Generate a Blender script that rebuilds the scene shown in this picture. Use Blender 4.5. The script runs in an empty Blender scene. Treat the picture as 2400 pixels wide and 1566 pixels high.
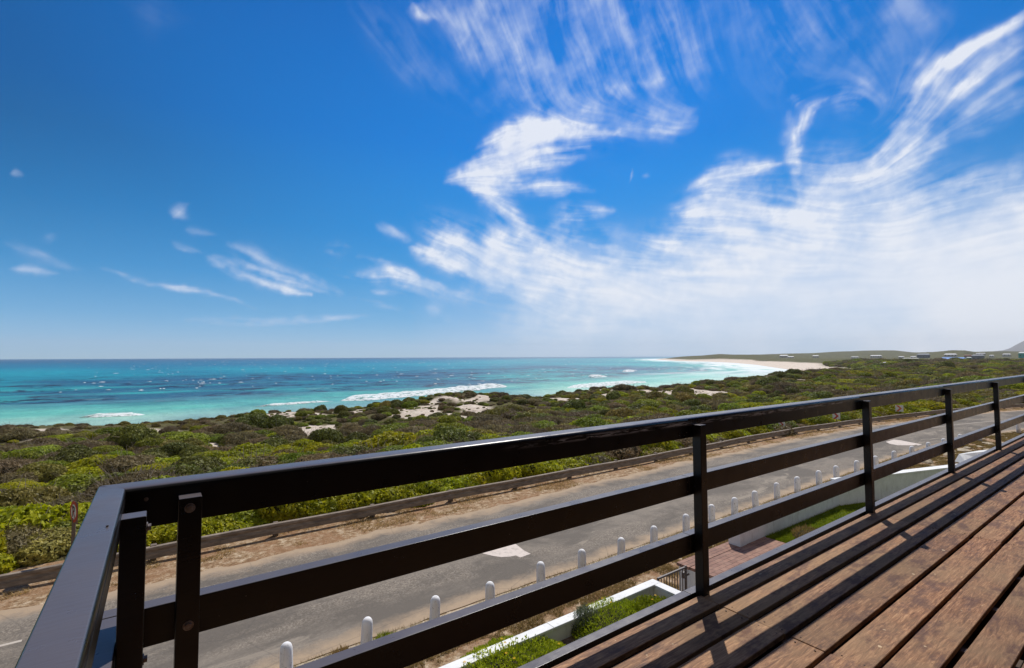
import bpy, bmesh, math
import numpy as np
from mathutils import Matrix, Vector
SC=bpy.context.scene
R=math.radians
# ---------------------------------------------------------------- camera
cd=bpy.data.cameras.new('camera');cam=bpy.data.objects.new('camera',cd);SC.collection.objects.link(cam)
_y,_p,_r=.9473,.0458,-.0036
_f=Vector((math.cos(_y)*math.cos(_p),math.sin(_y)*math.cos(_p),math.sin(_p)))
_s=Vector((math.sin(_y),-math.cos(_y),0));_u=_s.cross(_f)
_s2=_s*math.cos(_r)+_u*math.sin(_r);_u2=-_s*math.sin(_r)+_u*math.cos(_r)
cam.matrix_world=Matrix(((_s2.x,_u2.x,-_f.x,0),(_s2.y,_u2.y,-_f.y,0),(_s2.z,_u2.z,-_f.z,0),(0,0,0,1)))
cd.sensor_width=36;cd.lens=36*1149.3/2400;cd.clip_start=.05;cd.clip_end=200000
SC.camera=cam
# ---------------------------------------------------------------- sky light and sun
SUN_AZ,SUN_EL=40.2,49.6            # azimuth counted from +X towards +Y
W=bpy.data.worlds.new('World');SC.world=W;W.use_nodes=True
nt=W.node_tree;nt.nodes.clear()
def N(t,ty,**k):
    n=t.nodes.new(ty)
    for a,b in k.items(): setattr(n,a,b)
    return n
wo=N(nt,'ShaderNodeOutputWorld');bg=N(nt,'ShaderNodeBackground');sk=N(nt,'ShaderNodeTexSky')
sk.sky_type='NISHITA';sk.sun_disc=False;sk.sun_elevation=R(SUN_EL);sk.sun_rotation=R(90-SUN_AZ)
sk.altitude=0;sk.air_density=1.0;sk.dust_density=.25;sk.ozone_density=3.0
hs=N(nt,'ShaderNodeHueSaturation');hs.inputs['Saturation'].default_value=1.3;hs.inputs['Value'].default_value=1.0
gm=N(nt,'ShaderNodeGamma');gm.inputs[1].default_value=1.0
mx=N(nt,'ShaderNodeMix',data_type='RGBA',blend_type='MULTIPLY');mx.inputs[0].default_value=1;mx.inputs[7].default_value=(.62,.86,1.0,1)
nt.links.new(sk.outputs[0],hs.inputs['Color']);nt.links.new(hs.outputs[0],gm.inputs[0]);nt.links.new(gm.outputs[0],mx.inputs[6]);# deeper, polarised-looking blue: the clear-sky colour by height above the horizon, brighter round the sun
tc=N(nt,'ShaderNodeTexCoord');sx_=N(nt,'ShaderNodeSeparateXYZ');nt.links.new(tc.outputs['Generated'],sx_.inputs[0])
rp=N(nt,'ShaderNodeValToRGB');nt.links.new(sx_.outputs[2],rp.inputs[0]);el_=rp.color_ramp.elements
stops=[(0.,(.36,.57,.74)),(.03,(.28,.54,.80)),(.075,(.165,.46,.80)),(.15,(.058,.365,.80)),(.24,(.018,.285,.74)),(.40,(.002,.18,.60)),(.60,(.001,.11,.42)),(1.,(.002,.07,.28))]
while len(el_)<len(stops): el_.new(.5)
for i_,(p_,c_) in enumerate(stops): el_[i_].position=p_;el_[i_].color=(*c_,1)
dt=N(nt,'ShaderNodeVectorMath',operation='DOT_PRODUCT');nt.links.new(tc.outputs['Generated'],dt.inputs[0])
dt.inputs[1].default_value=(math.cos(R(SUN_EL))*math.cos(R(SUN_AZ)),math.cos(R(SUN_EL))*math.sin(R(SUN_AZ)),math.sin(R(SUN_EL)))
r2=N(nt,'ShaderNodeValToRGB');nt.links.new(dt.outputs['Value'],r2.inputs[0]);e2=r2.color_ramp.elements
st2=[(0.,.6),(.45,.40),(.62,.64),(.77,.97),(.89,1.22),(1.,1.7)]
while len(e2)<len(st2): e2.new(.5)
for i_,(p_,c_) in enumerate(st2): e2[i_].position=p_;e2[i_].color=(c_,c_,c_,1)
m3=N(nt,'ShaderNodeMix',data_type='RGBA',blend_type='MULTIPLY');m3.inputs[0].default_value=1;nt.links.new(rp.outputs[0],m3.inputs[6]);r7=N(nt,'ShaderNodeValToRGB');nt.links.new(sx_.outputs[2],r7.inputs[0]);r7.color_ramp.elements[0].position=.02;r7.color_ramp.elements[0].color=(1,1,1,1);r7.color_ramp.elements[1].position=.34;r7.color_ramp.elements[1].color=(0,0,0,1)
m7=N(nt,'ShaderNodeMix',data_type='RGBA');nt.links.new(r7.outputs[0],m7.inputs[0]);nt.links.new(r2.outputs[0],m7.inputs[6]);m7.inputs[7].default_value=(1,1,1,1);nt.links.new(m7.outputs[2],m3.inputs[7])
m4=N(nt,'ShaderNodeMix',data_type='RGBA',blend_type='MULTIPLY');m4.inputs[0].default_value=1;# pale patch added to the unseen sky behind the camera, for neutral fill
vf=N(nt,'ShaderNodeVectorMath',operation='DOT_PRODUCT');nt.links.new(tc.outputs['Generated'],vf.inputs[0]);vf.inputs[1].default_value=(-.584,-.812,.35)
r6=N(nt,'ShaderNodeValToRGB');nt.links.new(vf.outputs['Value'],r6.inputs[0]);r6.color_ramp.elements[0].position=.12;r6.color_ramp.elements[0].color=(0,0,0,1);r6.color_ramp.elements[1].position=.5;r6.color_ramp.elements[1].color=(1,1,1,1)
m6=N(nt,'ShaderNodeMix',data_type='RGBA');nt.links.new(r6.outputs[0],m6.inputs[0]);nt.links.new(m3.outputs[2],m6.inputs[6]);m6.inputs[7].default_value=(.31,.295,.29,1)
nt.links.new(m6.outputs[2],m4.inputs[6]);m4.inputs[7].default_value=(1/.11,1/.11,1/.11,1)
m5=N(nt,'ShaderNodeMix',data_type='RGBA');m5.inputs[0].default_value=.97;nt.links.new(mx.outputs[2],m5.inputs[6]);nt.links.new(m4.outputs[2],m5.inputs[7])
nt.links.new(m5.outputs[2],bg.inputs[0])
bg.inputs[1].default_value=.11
nt.links.new(bg.outputs[0],wo.inputs[0])
sl=bpy.data.lights.new('sun','SUN');sl.energy=4.2;sl.angle=R(.5);sl.color=(1,.95,.87)
so=bpy.data.objects.new('sun',sl);SC.collection.objects.link(so)
sd=Vector((math.cos(R(SUN_EL))*math.cos(R(SUN_AZ)),math.cos(R(SUN_EL))*math.sin(R(SUN_AZ)),math.sin(R(SUN_EL))))
so.rotation_euler=sd.to_track_quat('Z','Y').to_euler();so.location=(0,0,40)
vs=SC.view_settings;vs.view_transform='Standard';vs.look='None';vs.exposure=0;vs.gamma=1
SC.cycles.max_bounces=6;SC.cycles.transparent_max_bounces=8;SC.cycles.volume_bounces=0
SC.cycles.use_denoising=True
rng=np.random.default_rng(7)
# ---------------------------------------------------------------- helpers
def link(o,parent=None):
    SC.collection.objects.link(o)
    if parent is not None: o.parent=parent
    return o
def tag(o,label=None,cat=None,group=None,kind=None):
    if label:o['label']=label
    if cat:o['category']=cat
    if group:o['group']=group
    if kind:o['kind']=kind
    return o
def empty(name,loc=(0,0,0),rz=0):
    o=bpy.data.objects.new(name,None);o.location=loc;o.rotation_euler=(0,0,rz);return link(o)
def mesh(name,V,F,mats,parent=None,smooth=False,mi=None,loc=None):
    me=bpy.data.meshes.new(name);V=np.asarray(V,np.float32)
    if isinstance(F,np.ndarray):
        nf,k=F.shape
        me.vertices.add(len(V));me.vertices.foreach_set('co',V.ravel())
        me.loops.add(nf*k);me.loops.foreach_set('vertex_index',F.astype(np.int32).ravel())
        me.polygons.add(nf);me.polygons.foreach_set('loop_start',np.arange(nf,dtype=np.int32)*k)
        me.update(calc_edges=True);me.validate()
    else:
        me.from_pydata(V.tolist(),[],[list(f) for f in F]);me.update()
    if not isinstance(mats,(list,tuple)): mats=[mats]
    for m in mats: me.materials.append(m)
    if mi is not None: me.polygons.foreach_set('material_index',np.asarray(mi,np.int32))
    if smooth: me.polygons.foreach_set('use_smooth',np.ones(len(me.polygons),bool))
    o=bpy.data.objects.new(name,me)
    if loc is not None:o.location=loc
    return link(o,parent)
def attr(o,name,vals):
    a=o.data.attributes.new(name,'FLOAT','POINT');a.data.foreach_set('value',np.asarray(vals,np.float32))
class MB:
    def __init__(s): s.bm=bmesh.new()
    def box(s,x0,x1,y0,y1,z0,z1,M=None):
        r=bmesh.ops.create_cube(s.bm,size=1)['verts']
        for v in r: v.co=Vector((x0+(v.co.x+.5)*(x1-x0),y0+(v.co.y+.5)*(y1-y0),z0+(v.co.z+.5)*(z1-z0)))
        if M is not None: bmesh.ops.transform(s.bm,matrix=M,verts=r)
        return s
    def cyl(s,p,q,r,r2=None,seg=12):
        p=Vector(p);q=Vector(q);d=q-p
        M=Matrix.Translation((p+q)/2)@d.to_track_quat('Z','Y').to_matrix().to_4x4()
        bmesh.ops.create_cone(s.bm,cap_ends=True,segments=seg,radius1=r,radius2=r if r2 is None else r2,depth=d.length,matrix=M);return s
    def bevel(s,w,seg=2,ang=.6):
        e=[e for e in s.bm.edges if len(e.link_faces)==2 and e.calc_face_angle(0)>ang]
        bmesh.ops.bevel(s.bm,geom=e,offset=w,segments=seg,affect='EDGES',profile=.5);return s
    def build(s,name,mat,parent=None,smooth=False,loc=None):
        me=bpy.data.meshes.new(name);s.bm.normal_update();s.bm.to_mesh(me);s.bm.free();me.materials.append(mat)
        if smooth: me.polygons.foreach_set('use_smooth',np.ones(len(me.polygons),bool))
        o=bpy.data.objects.new(name,me)
        if loc is not None:o.location=loc
        return link(o,parent)
def wn(o):
    o.data.polygons.foreach_set('use_smooth',np.ones(len(o.data.polygons),bool));m=o.modifiers.new('wn','WEIGHTED_NORMAL');m.keep_sharp=True;m.weight=100;return o
def B(name,x0,x1,y0,y1,z0,z1,mat,parent=None,bev=.004,seg=2):
    m=MB().box(x0,x1,y0,y1,z0,z1)
    if bev: m.bevel(bev,seg)
    return m.build(name,mat,parent)
# ---------------------------------------------------------------- materials
def mat(name,col=(.5,.5,.5),rough=.7,spec=.5,**k):
    m=bpy.data.materials.new(name);m.use_nodes=True;t=m.node_tree;b=t.nodes['Principled BSDF']
    b.inputs['Base Color'].default_value=(*col,1);b.inputs['Roughness'].default_value=rough;b.inputs['Specular IOR Level'].default_value=spec
    for a,v in k.items(): b.inputs[a].default_value=v
    return m,t,b
def coords(t,kind='Object',scale=(1,1,1),rot=(0,0,0)):
    c=N(t,'ShaderNodeTexCoord');mp=N(t,'ShaderNodeMapping');mp.inputs['Scale'].default_value=scale;mp.inputs['Rotation'].default_value=rot
    if kind=='World':
        g=N(t,'ShaderNodeNewGeometry');t.links.new(g.outputs['Position'],mp.inputs[0])
    else: t.links.new(c.outputs[kind],mp.inputs[0])
    return mp.outputs[0]
def noise(t,vec,scale,detail=4,rough=.55,dist=0):
    n=N(t,'ShaderNodeTexNoise');n.inputs['Scale'].default_value=scale;n.inputs['Detail'].default_value=detail;n.inputs['Roughness'].default_value=rough;n.inputs['Distortion'].default_value=dist
    if vec is not None: t.links.new(vec,n.inputs['Vector'])
    return n.outputs['Fac']
def ramp(t,fac,stops,interp='LINEAR'):
    r=N(t,'ShaderNodeValToRGB');r.color_ramp.interpolation=interp;e=r.color_ramp.elements
    while len(e)<len(stops): e.new(.5)
    for i,(p,c) in enumerate(stops):
        e[i].position=p;e[i].color=(*c,1) if isinstance(c,(tuple,list)) else (c,c,c,1)
    t.links.new(fac,r.inputs[0]);return r.outputs[0]
def mixc(t,f,a,b,mode='MIX'):
    m=N(t,'ShaderNodeMix',data_type='RGBA',blend_type=mode)
    for i,v in ((0,f),(6,a),(7,b)):
        if isinstance(v,(int,float)): m.inputs[i].default_value=v
        elif isinstance(v,tuple): m.inputs[i].default_value=(*v,1)
        else: t.links.new(v,m.inputs[i])
    return m.outputs[2]
def mth(t,op,a,b=None,c=None,clamp=False):
    m=N(t,'ShaderNodeMath',operation=op,use_clamp=clamp)
    for i,v in enumerate((a,b,c)):
        if v is None: continue
        if isinstance(v,(int,float)): m.inputs[i].default_value=v
        else: t.links.new(v,m.inputs[i])
    return m.outputs[0]
def bump(t,b,h,strength=.3,dist=.01):
    n=N(t,'ShaderNodeBump');n.inputs['Strength'].default_value=strength;n.inputs['Distance'].default_value=dist
    t.links.new(h,n.inputs['Height']);t.links.new(n.outputs[0],b.inputs['Normal'])
def att(t,name):
    a=N(t,'ShaderNodeAttribute',attribute_name=name);return a.outputs['Fac']
def xyz(t,vec):
    s=N(t,'ShaderNodeSeparateXYZ');t.links.new(vec,s.inputs[0]);return s.outputs
# dark brown gloss paint of the railing, with worn scuffs under the top edge
M={}
def paint(name,scuff=False,col=(.0045,.0030,.0028)):
    m,t,b=mat(name,col,.3,.34)
    v=coords(t,'World');n=noise(t,v,9,5,.6)
    t.links.new(ramp(t,n,[(.3,.24),(.75,.42)]),b.inputs['Roughness'])
    c=ramp(t,noise(t,v,3,4),[(.35,tuple(x*.8 for x in col)),(.7,tuple(x*1.35 for x in col))])
    sp=noise(t,v,130,1,.4);spk=ramp(t,sp,[(.80,0.),(.82,.8)])
    c=mixc(t,spk,c,(.16,.15,.14))
    gn=N(t,'ShaderNodeNewGeometry');nz=xyz(t,gn.outputs['Normal'])[2]   # salt and dust settled on upward faces
    dst=mth(t,'MULTIPLY',ramp(t,nz,[(.75,0.),(.97,1.)]),ramp(t,noise(t,v,2.2,6,.65),[(.3,.75),(.7,1.)]))
    c=mixc(t,dst,c,(.125,.108,.112))
    if scuff:
        g=N(t,'ShaderNodeNewGeometry');p=xyz(t,g.outputs['Position'])
        n2=noise(t,coords(t,'World',(2.2,2.2,26),(0,R(-1.2),0)),3.2,6,.72,.5)
        band=mth(t,'SUBTRACT',1,mth(t,'ABSOLUTE',mth(t,'MULTIPLY',mth(t,'ADD',p[2],.3995),62)),clamp=True)
        rx=mth(t,'MULTIPLY',ramp(t,mth(t,'MULTIPLY',p[0],.2),[(.24,0.),(.34,1.),(.92,1.),(1.,0.)]),band)
        k=mth(t,'MULTIPLY',ramp(t,n2,[(.48,0.),(.55,1.)]),rx)
        c=mixc(t,mth(t,'MULTIPLY',k,.9),c,(.5,.49,.5))
    t.links.new(c,b.inputs['Base Color']);b.inputs['Coat Weight'].default_value=.05;b.inputs['Coat Roughness'].default_value=.2
    bump(t,b,noise(t,coords(t,'World',(1,8,8)),14,5,.6),.12,.004)
    return m
M['rail']=paint('railing_paint');M['toprail']=paint('top_rail_paint',True)
m,t,b=mat('bolt_steel',(.34,.30,.27),.45,.5,Metallic=.8);M['bolt']=m
t.links.new(ramp(t,noise(t,coords(t),60,4),[(.4,(.16,.12,.10)),(.7,(.32,.30,.29))]),b.inputs['Base Color'])
# hardwood deck boards
m,t,b=mat('deck_hardwood',(.35,.2,.13),.62,.15)
v=coords(t,'World');g=noise(t,coords(t,'World',(2.5,26,26)),3,8,.72,.8);big=noise(t,v,1.6,5,.6);oi=N(t,'ShaderNodeObjectInfo')
c=ramp(t,g,[(.34,(.075,.032,.015)),(.5,(.225,.105,.048)),(.66,(.44,.24,.12))])
c=mixc(t,ramp(t,big,[(.42,0.),(.60,.65)]),c,(.25,.16,.09))
c=mixc(t,ramp(t,noise(t,coords(t,'World',(1,2.2,1)),4.5,6,.7),[(.50,0.),(.62,.8)]),c,(.095,.046,.032))
c=mixc(t,ramp(t,noise(t,v,38,2,.5),[(.735,0.),(.77,1.)]),c,(.07,.04,.03))
c=mixc(t,ramp(t,noise(t,v,23,1,.5),[(.76,0.),(.79,.8)]),c,(.56,.42,.26))
hv=N(t,'ShaderNodeHueSaturation');t.links.new(c,hv.inputs['Color']);t.links.new(ramp(t,oi.outputs['Random'],[(0.,.95),(1.,1.42)]),hv.inputs['Value'])
t.links.new(hv.outputs[0],b.inputs['Base Color']);t.links.new(ramp(t,big,[(.3,.5),(.7,.75)]),b.inputs['Roughness'])
bump(t,b,g,.35,.004);M['deck']=m
m,t,b=mat('joist_timber',(.07,.04,.028),.8);M['joist']=m
# whitewash
def white(name,dirt=.5,base=(.86,.86,.84)):
    m,t,b=mat(name,base,.75,.3)
    v=coords(t,'World');n=noise(t,v,3.5,6,.65);n2=noise(t,coords(t,'World',(6,6,1)),2.5,5,.6)
    c=ramp(t,n,[(.3,tuple(x*.86 for x in base)),(.6,base)])
    c=mixc(t,ramp(t,n2,[(.56,0.),(.74,dirt)]),c,(.42,.39,.33));t.links.new(c,b.inputs['Base Color'])
    bump(t,b,noise(t,v,60,4),.2,.004);return m
M['white']=white('white_wall_paint');M['bollard']=white('bollard_paint',.55,(.90,.885,.88))
t=M['bollard'].node_tree;b=t.nodes['Principled BSDF'];src_=b.inputs['Base Color'].links[0].from_socket;tc2=N(t,'ShaderNodeTexCoord');zz_=xyz(t,tc2.outputs['Object'])[2];oi2=N(t,'ShaderNodeObjectInfo')
nn2=noise(t,coords(t,'World'),11,5,.7)
sp2=ramp(t,mth(t,'ADD',zz_,mth(t,'MULTIPLY',mth(t,'SUBTRACT',nn2,.5),.5)),[(.05,.8),(.26,0.)])
c2_=mixc(t,sp2,src_,(.36,.28,.19));c2_=mixc(t,ramp(t,noise(t,coords(t,'World',(1,1,.6)),26,3,.6),[(.64,0.),(.67,.8)]),c2_,(.30,.28,.26));t.links.new(c2_,b.inputs['Base Color'])
# asphalt
m,t,b=mat('worn_asphalt',(.2,.19,.17),.9,.25)
v=coords(t,'World');c=ramp(t,noise(t,v,21,4,.9),[(.38,(.115,.096,.076)),(.5,(.205,.172,.137)),(.62,(.35,.30,.24))])
lane=noise(t,coords(t,'World',(.08,.55,1)),1.5,5,.6)
c=mixc(t,ramp(t,lane,[(.42,0.),(.60,.75)]),c,(.24,.205,.165))
c=mixc(t,ramp(t,noise(t,coords(t,'World',(.5,1,1)),.55,6,.7,.3),[(.44,0.),(.56,.8)]),c,(.125,.108,.09))
c=mixc(t,ramp(t,noise(t,coords(t,'World',(.35,1,1)),.9,6,.75,.6),[(.58,0.),(.64,.7)]),c,(.33,.28,.22))
e=att(t,'edge');c=mixc(t,ramp(t,mth(t,'ADD',e,mth(t,'MULTIPLY',mth(t,'SUBTRACT',noise(t,v,1.3,6,.7),.5),1.1)),[(.12,.95),(.55,0.)]),c,(.42,.31,.205))
cr=N(t,'ShaderNodeTexVoronoi',feature='DISTANCE_TO_EDGE');cr.inputs['Scale'].default_value=.45;t.links.new(mixc(t,.35,coords(t,'World'),N(t,'ShaderNodeTexNoise').outputs['Color']),cr.inputs['Vector'])
c=mixc(t,ramp(t,cr.outputs['Distance'],[(0.,.28),(.005,0.)]),c,(.07,.065,.06))
t.links.new(c,b.inputs['Base Color']);bump(t,b,noise(t,v,90,3,.7),.6,.01);M['asphalt']=m
# ground: sand, gravel, dry litter
m,t,b=mat('sandy_verge',(.45,.35,.25),.95,.15)
v=coords(t,'World');c=ramp(t,noise(t,v,5,7,.72),[(.38,(.17,.10,.05)),(.5,(.36,.24,.135)),(.62,(.58,.46,.32))])
c=mixc(t,ramp(t,noise(t,v,.9,5,.65),[(.45,0.),(.6,.75)]),c,(.30,.165,.085))
c=mixc(t,ramp(t,noise(t,v,22,4,.7),[(.55,0.),(.64,.85)]),c,(.10,.065,.035))
t.links.new(c,b.inputs['Base Color']);bump(t,b,noise(t,v,30,5,.7),.8,.03);M['verge']=m
# dunes: pale sand where bare, litter/low growth colour elsewhere
m,t,b=mat('dune_ground',(.6,.5,.4),.95,.1)
v=coords(t,'World');sand=ramp(t,noise(t,v,.5,7,.65),[(.35,(.60,.49,.39)),(.65,(.84,.74,.63))])
sand=mixc(t,ramp(t,noise(t,v,2.6,6,.7),[(.56,0.),(.66,.75)]),sand,(.20,.145,.095))
heath=ramp(t,noise(t,v,1.1,7,.75),[(.3,(.045,.045,.016)),(.5,(.13,.11,.05)),(.62,(.14,.15,.03)),(.8,(.22,.165,.09))])
hf=ramp(t,noise(t,coords(t,'World',(.03,.03,.03)),1.4,7,.75),[(.3,(.05,.055,.02)),(.5,(.12,.11,.05)),(.68,(.10,.12,.03)),(.8,(.19,.15,.085))])
g=N(t,'ShaderNodeNewGeometry');ln=N(t,'ShaderNodeVectorMath',operation='LENGTH');t.links.new(g.outputs['Position'],ln.inputs[0])
heath=mixc(t,ramp(t,mth(t,'DIVIDE',ln.outputs['Value'],1000),[(.15,0.),(.4,1.)]),heath,hf)
t.links.new(mixc(t,att(t,'sand'),heath,sand),b.inputs['Base Color']);bump(t,b,noise(t,v,1.5,7,.75),1.,.3);M['dune']=m
# lawn soil, brick, concrete
m,t,b=mat('lawn_soil',(.09,.12,.02),.95,.1);t.links.new(ramp(t,noise(t,coords(t,'World'),9,5,.7),[(.35,(.06,.08,.012)),(.6,(.13,.17,.02)),(.8,(.2,.2,.05))]),b.inputs['Base Color']);M['lawn']=m
m,t,b=mat('garden_soil',(.12,.08,.05),.95,.1);t.links.new(ramp(t,noise(t,coords(t,'World'),14,5,.7),[(.35,(.07,.045,.03)),(.7,(.24,.17,.12))]),b.inputs['Base Color']);M['soil']=m
m,t,b=mat('red_brick_paving',(.35,.15,.1),.85,.2)
br=N(t,'ShaderNodeTexBrick');br.inputs['Scale'].default_value=1;br.inputs['Brick Width'].default_value=.22;br.inputs['Row Height'].default_value=.11;br.inputs['Mortar Size'].default_value=.006;br.inputs['Bias'].default_value=-.1
br.inputs['Color1'].default_value=(.34,.19,.14,1);br.inputs['Color2'].default_value=(.24,.135,.105,1);br.inputs['Mortar'].default_value=(.08,.055,.045,1)
t.links.new(coords(t,'World'),br.inputs['Vector']);c=mixc(t,ramp(t,noise(t,coords(t,'World'),4,6,.7),[(.45,0.),(.75,.7)]),br.outputs['Color'],(.42,.27,.2));t.links.new(c,b.inputs['Base Color']);M['brick']=m
m,t,b=mat('concrete_slab',(.42,.41,.38),.85,.25);t.links.new(ramp(t,noise(t,coords(t,'World'),3,6,.7),[(.3,(.3,.3,.28)),(.7,(.48,.47,.44))]),b.inputs['Base Color']);M['concrete']=m
# guard rail steel, dusty and weathered
m,t,b=mat('weathered_guard_rail',(.2,.16,.13),.8,.3)
c=ramp(t,noise(t,coords(t,'World',(1,1,4)),2.5,7,.7),[(.3,(.13,.10,.075)),(.55,(.27,.215,.165)),(.8,(.46,.38,.30))]);t.links.new(c,b.inputs['Base Color']);bump(t,b,noise(t,coords(t,'World'),30,4),.3,.01);M['guard']=m
M['post']=mat('weathered_post',(.16,.12,.09),.85)[0]
M['roadline']=mat('road_line_paint',(.50,.44,.37),.85)[0]
m,t,b=mat('road_arrow_paint',(.62,.53,.46),.85);t.links.new(ramp(t,noise(t,coords(t,'World'),7,6,.75),[(.32,(.42,.36,.31)),(.5,(.66,.57,.50))]),b.inputs['Base Color']);M['arrow']=m
m,t,b=mat('kerb_concrete',(.5,.42,.31),.9,.2);t.links.new(ramp(t,noise(t,coords(t,'World'),5,6,.7),[(.35,(.32,.25,.16)),(.65,(.60,.51,.38))]),b.inputs['Base Color']);M['kerb']=m
M['gate']=mat('gate_metal',(.10,.075,.065),.5,.5)[0]
M['sred']=mat('sign_red',(.42,.03,.02),.5)[0];M['swhite']=mat('sign_white',(.62,.64,.62),.5)[0];M['sblack']=mat('sign_black',(.02,.02,.02),.5)[0];M['sback']=mat('sign_back_plate',(.17,.085,.065),.6)[0]
M['sorange']=mat('sign_faded_red',(.55,.13,.05),.5)[0]
def leafmat(name,c0,c1,c2,trans=.3):
    m=bpy.data.materials.new(name);m.use_nodes=True;t=m.node_tree;b=t.nodes['Principled BSDF'];out=t.nodes['Material Output']
    oi=N(t,'ShaderNodeObjectInfo');n=noise(t,coords(t,'Object'),3.2,5,.7)
    g=N(t,'ShaderNodeNewGeometry')
    c=ramp(t,mth(t,'ADD',mth(t,'MULTIPLY',n,.75),mth(t,'MULTIPLY',g.outputs['Random Per Island'],.25)),[(.3,c0),(.5,c1),(.68,c2)])
    hv=N(t,'ShaderNodeHueSaturation');t.links.new(c,hv.inputs['Color'])
    t.links.new(mth(t,'ADD',.482,mth(t,'MULTIPLY',oi.outputs['Random'],.036)),hv.inputs['Hue'])
    t.links.new(mth(t,'ADD',.72,mth(t,'MULTIPLY',mth(t,'FRACT',mth(t,'MULTIPLY',oi.outputs['Random'],17.3)),.55)),hv.inputs['Value'])
    t.links.new(hv.outputs[0],b.inputs['Base Color']);b.inputs['Roughness'].default_value=.6;b.inputs['Specular IOR Level'].default_value=.25
    tr=N(t,'ShaderNodeBsdfTranslucent');t.links.new(hv.outputs[0],tr.inputs[0])
    mx=N(t,'ShaderNodeMixShader');mx.inputs[0].default_value=trans;t.links.new(b.outputs[0],mx.inputs[1]);t.links.new(tr.outputs[0],mx.inputs[2]);t.links.new(mx.outputs[0],out.inputs[0])
    return m
M['lf_bright']=leafmat('bright_leaves',(0.1540,0.1760,0.0044),(0.3410,0.3520,0.0066),(0.5720,0.5390,0.0220),.4)
M['lf_green']=leafmat('green_leaves',(0.1138,0.1455,0.0101),(0.2403,0.2846,0.0190),(0.3921,0.4301,0.0379),.35)
M['lf_dark']=leafmat('dark_leaves',(0.0825,0.0963,0.0165),(0.1650,0.1788,0.0303),(0.2750,0.2888,0.0550),.25)
M['lf_brown']=leafmat('brown_heath',(0.1170,0.0878,0.0403),(0.2250,0.1712,0.0814),(0.3600,0.2868,0.1472),.35)
M['lf_olive']=leafmat('olive_leaves',(0.1500,0.1313,0.0275),(0.2875,0.2438,0.0562),(0.4375,0.3625,0.0938),.3)
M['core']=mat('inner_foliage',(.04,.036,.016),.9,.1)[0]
M['twig']=mat('dry_twigs',(.22,.175,.13),.85,.2)[0]
M['lf_straw']=leafmat('straw',(.16,.115,.03),(.34,.25,.08),(.55,.42,.16),.4)
M['lf_lawn']=leafmat('lawn_blades',(.10,.13,.006),(.20,.25,.01),(.34,.36,.03),.45)
M['flower']=mat('yellow_petals',(.85,.55,.02),.6)[0]

HAZE=0.00007
# ---------------------------------------------------------------- terrain shape

SHORE=np.array([(-9000,900),(-600,150),(-200,140),(0,128),(100,128),(158,131),(259,155),(325,164),(420,190),(523,262),(680,375),(870,530),(968,627),(1080,790),(1500,1180),(1883,1455),(2150,1420),(2700,1500),(5000,2300),(20000,8000)],float)
PROF=[(-180,2500,11),(8.1,2500,11.1),(9.2,2500,13.1),(10.9,2200,9.4),(11.5,1800,11.7),(12.5,1800,12.8),(13.5,2000,9.4),(15,2800,10.7),(16.3,3000,22.3),(18.2,3000,23.3),(21.1,2800,16.2),(22.9,2600,9.9),(26.7,2000,4.8),(28.3,1500,1.9),(30,1500,2.7),(31.4,1500,5.1),(33.3,1600,.1),(35.1,1900,-2.8),(37.8,2380,-13),(39,2600,-13),(180,2500,-13)]
CREST=[(-60,-7.6),(-14,-7.5),(-8,-8),(3,-8.4),(9,-8.1),(15,-7.8),(21,-8.3),(26,-8.1),(30,-8.1),(36,-7.4),(39,-6.4),(42,-6.9),(45,-6.5),(51,-7.3),(58,-8.2),(64,-8.3),(71,-8.2),(81,-7.1),(91,-7.7),(96,-8.6),(106,-8),(113,-8.4),(121,-7.4),(148,-7.1),(189,-6.2),(260,-7)]
def sst(x,a,b):
    t=np.clip((x-a)/(b-a),0,1);return t*t*(3-2*t)
def KB(x): return 48*sst(x,480,760)*(1-sst(x,860,1150))
def vnoise(x,y,seed=0):
    xi=np.floor(x).astype(np.int64);yi=np.floor(y).astype(np.int64);fx=x-xi;fy=y-yi
    def h(a,b):
        n=(a*374761393+b*668265263+seed*974634777)&0xffffffff
        n=((n^(n>>13))*1274126177)&0xffffffff
        return ((n^(n>>16))&0xffff)/65535.
    u=fx*fx*(3-2*fx);v=fy*fy*(3-2*fy)
    return (h(xi,yi)*(1-u)+h(xi+1,yi)*u)*(1-v)+(h(xi,yi+1)*(1-u)+h(xi+1,yi+1)*u)*v
def fbm(x,y,o=4,seed=0):
    r=0;a=.5
    for i in range(o): r=r+a*vnoise(x*2**i+17.3*i,y*2**i-9.1*i,seed+i);a*=.5
    return r/(1-.5**o)
def shore(x,y):
    x=np.asarray(x,float);y=np.asarray(y,float)
    best=np.full(x.shape,1e12);al=np.zeros(x.shape);L=0
    for (ax,ay),(bx,by) in zip(SHORE[:-1],SHORE[1:]):
        dx,dy=bx-ax,by-ay;l=math.hypot(dx,dy)
        t=np.clip(((x-ax)*dx+(y-ay)*dy)/l/l,0,1)
        d=(x-ax-t*dx)**2+(y-ay-t*dy)**2
        m=d<best;best=np.where(m,d,best);al=np.where(m,L+t*l,al);L+=l
    P=np.vstack([SHORE,[(20000,-30000),(-9000,-30000)]]);ins=np.zeros(x.shape,bool)
    for (ax,ay),(bx,by) in zip(P,np.roll(P,-1,0)):
        if ay==by: continue
        c=(ay>y)!=(by>y);ins^=c&(x<(bx-ax)*(y-ay)/(by-ay)+ax)
    return np.where(ins,1,-1)*np.sqrt(best),al
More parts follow.
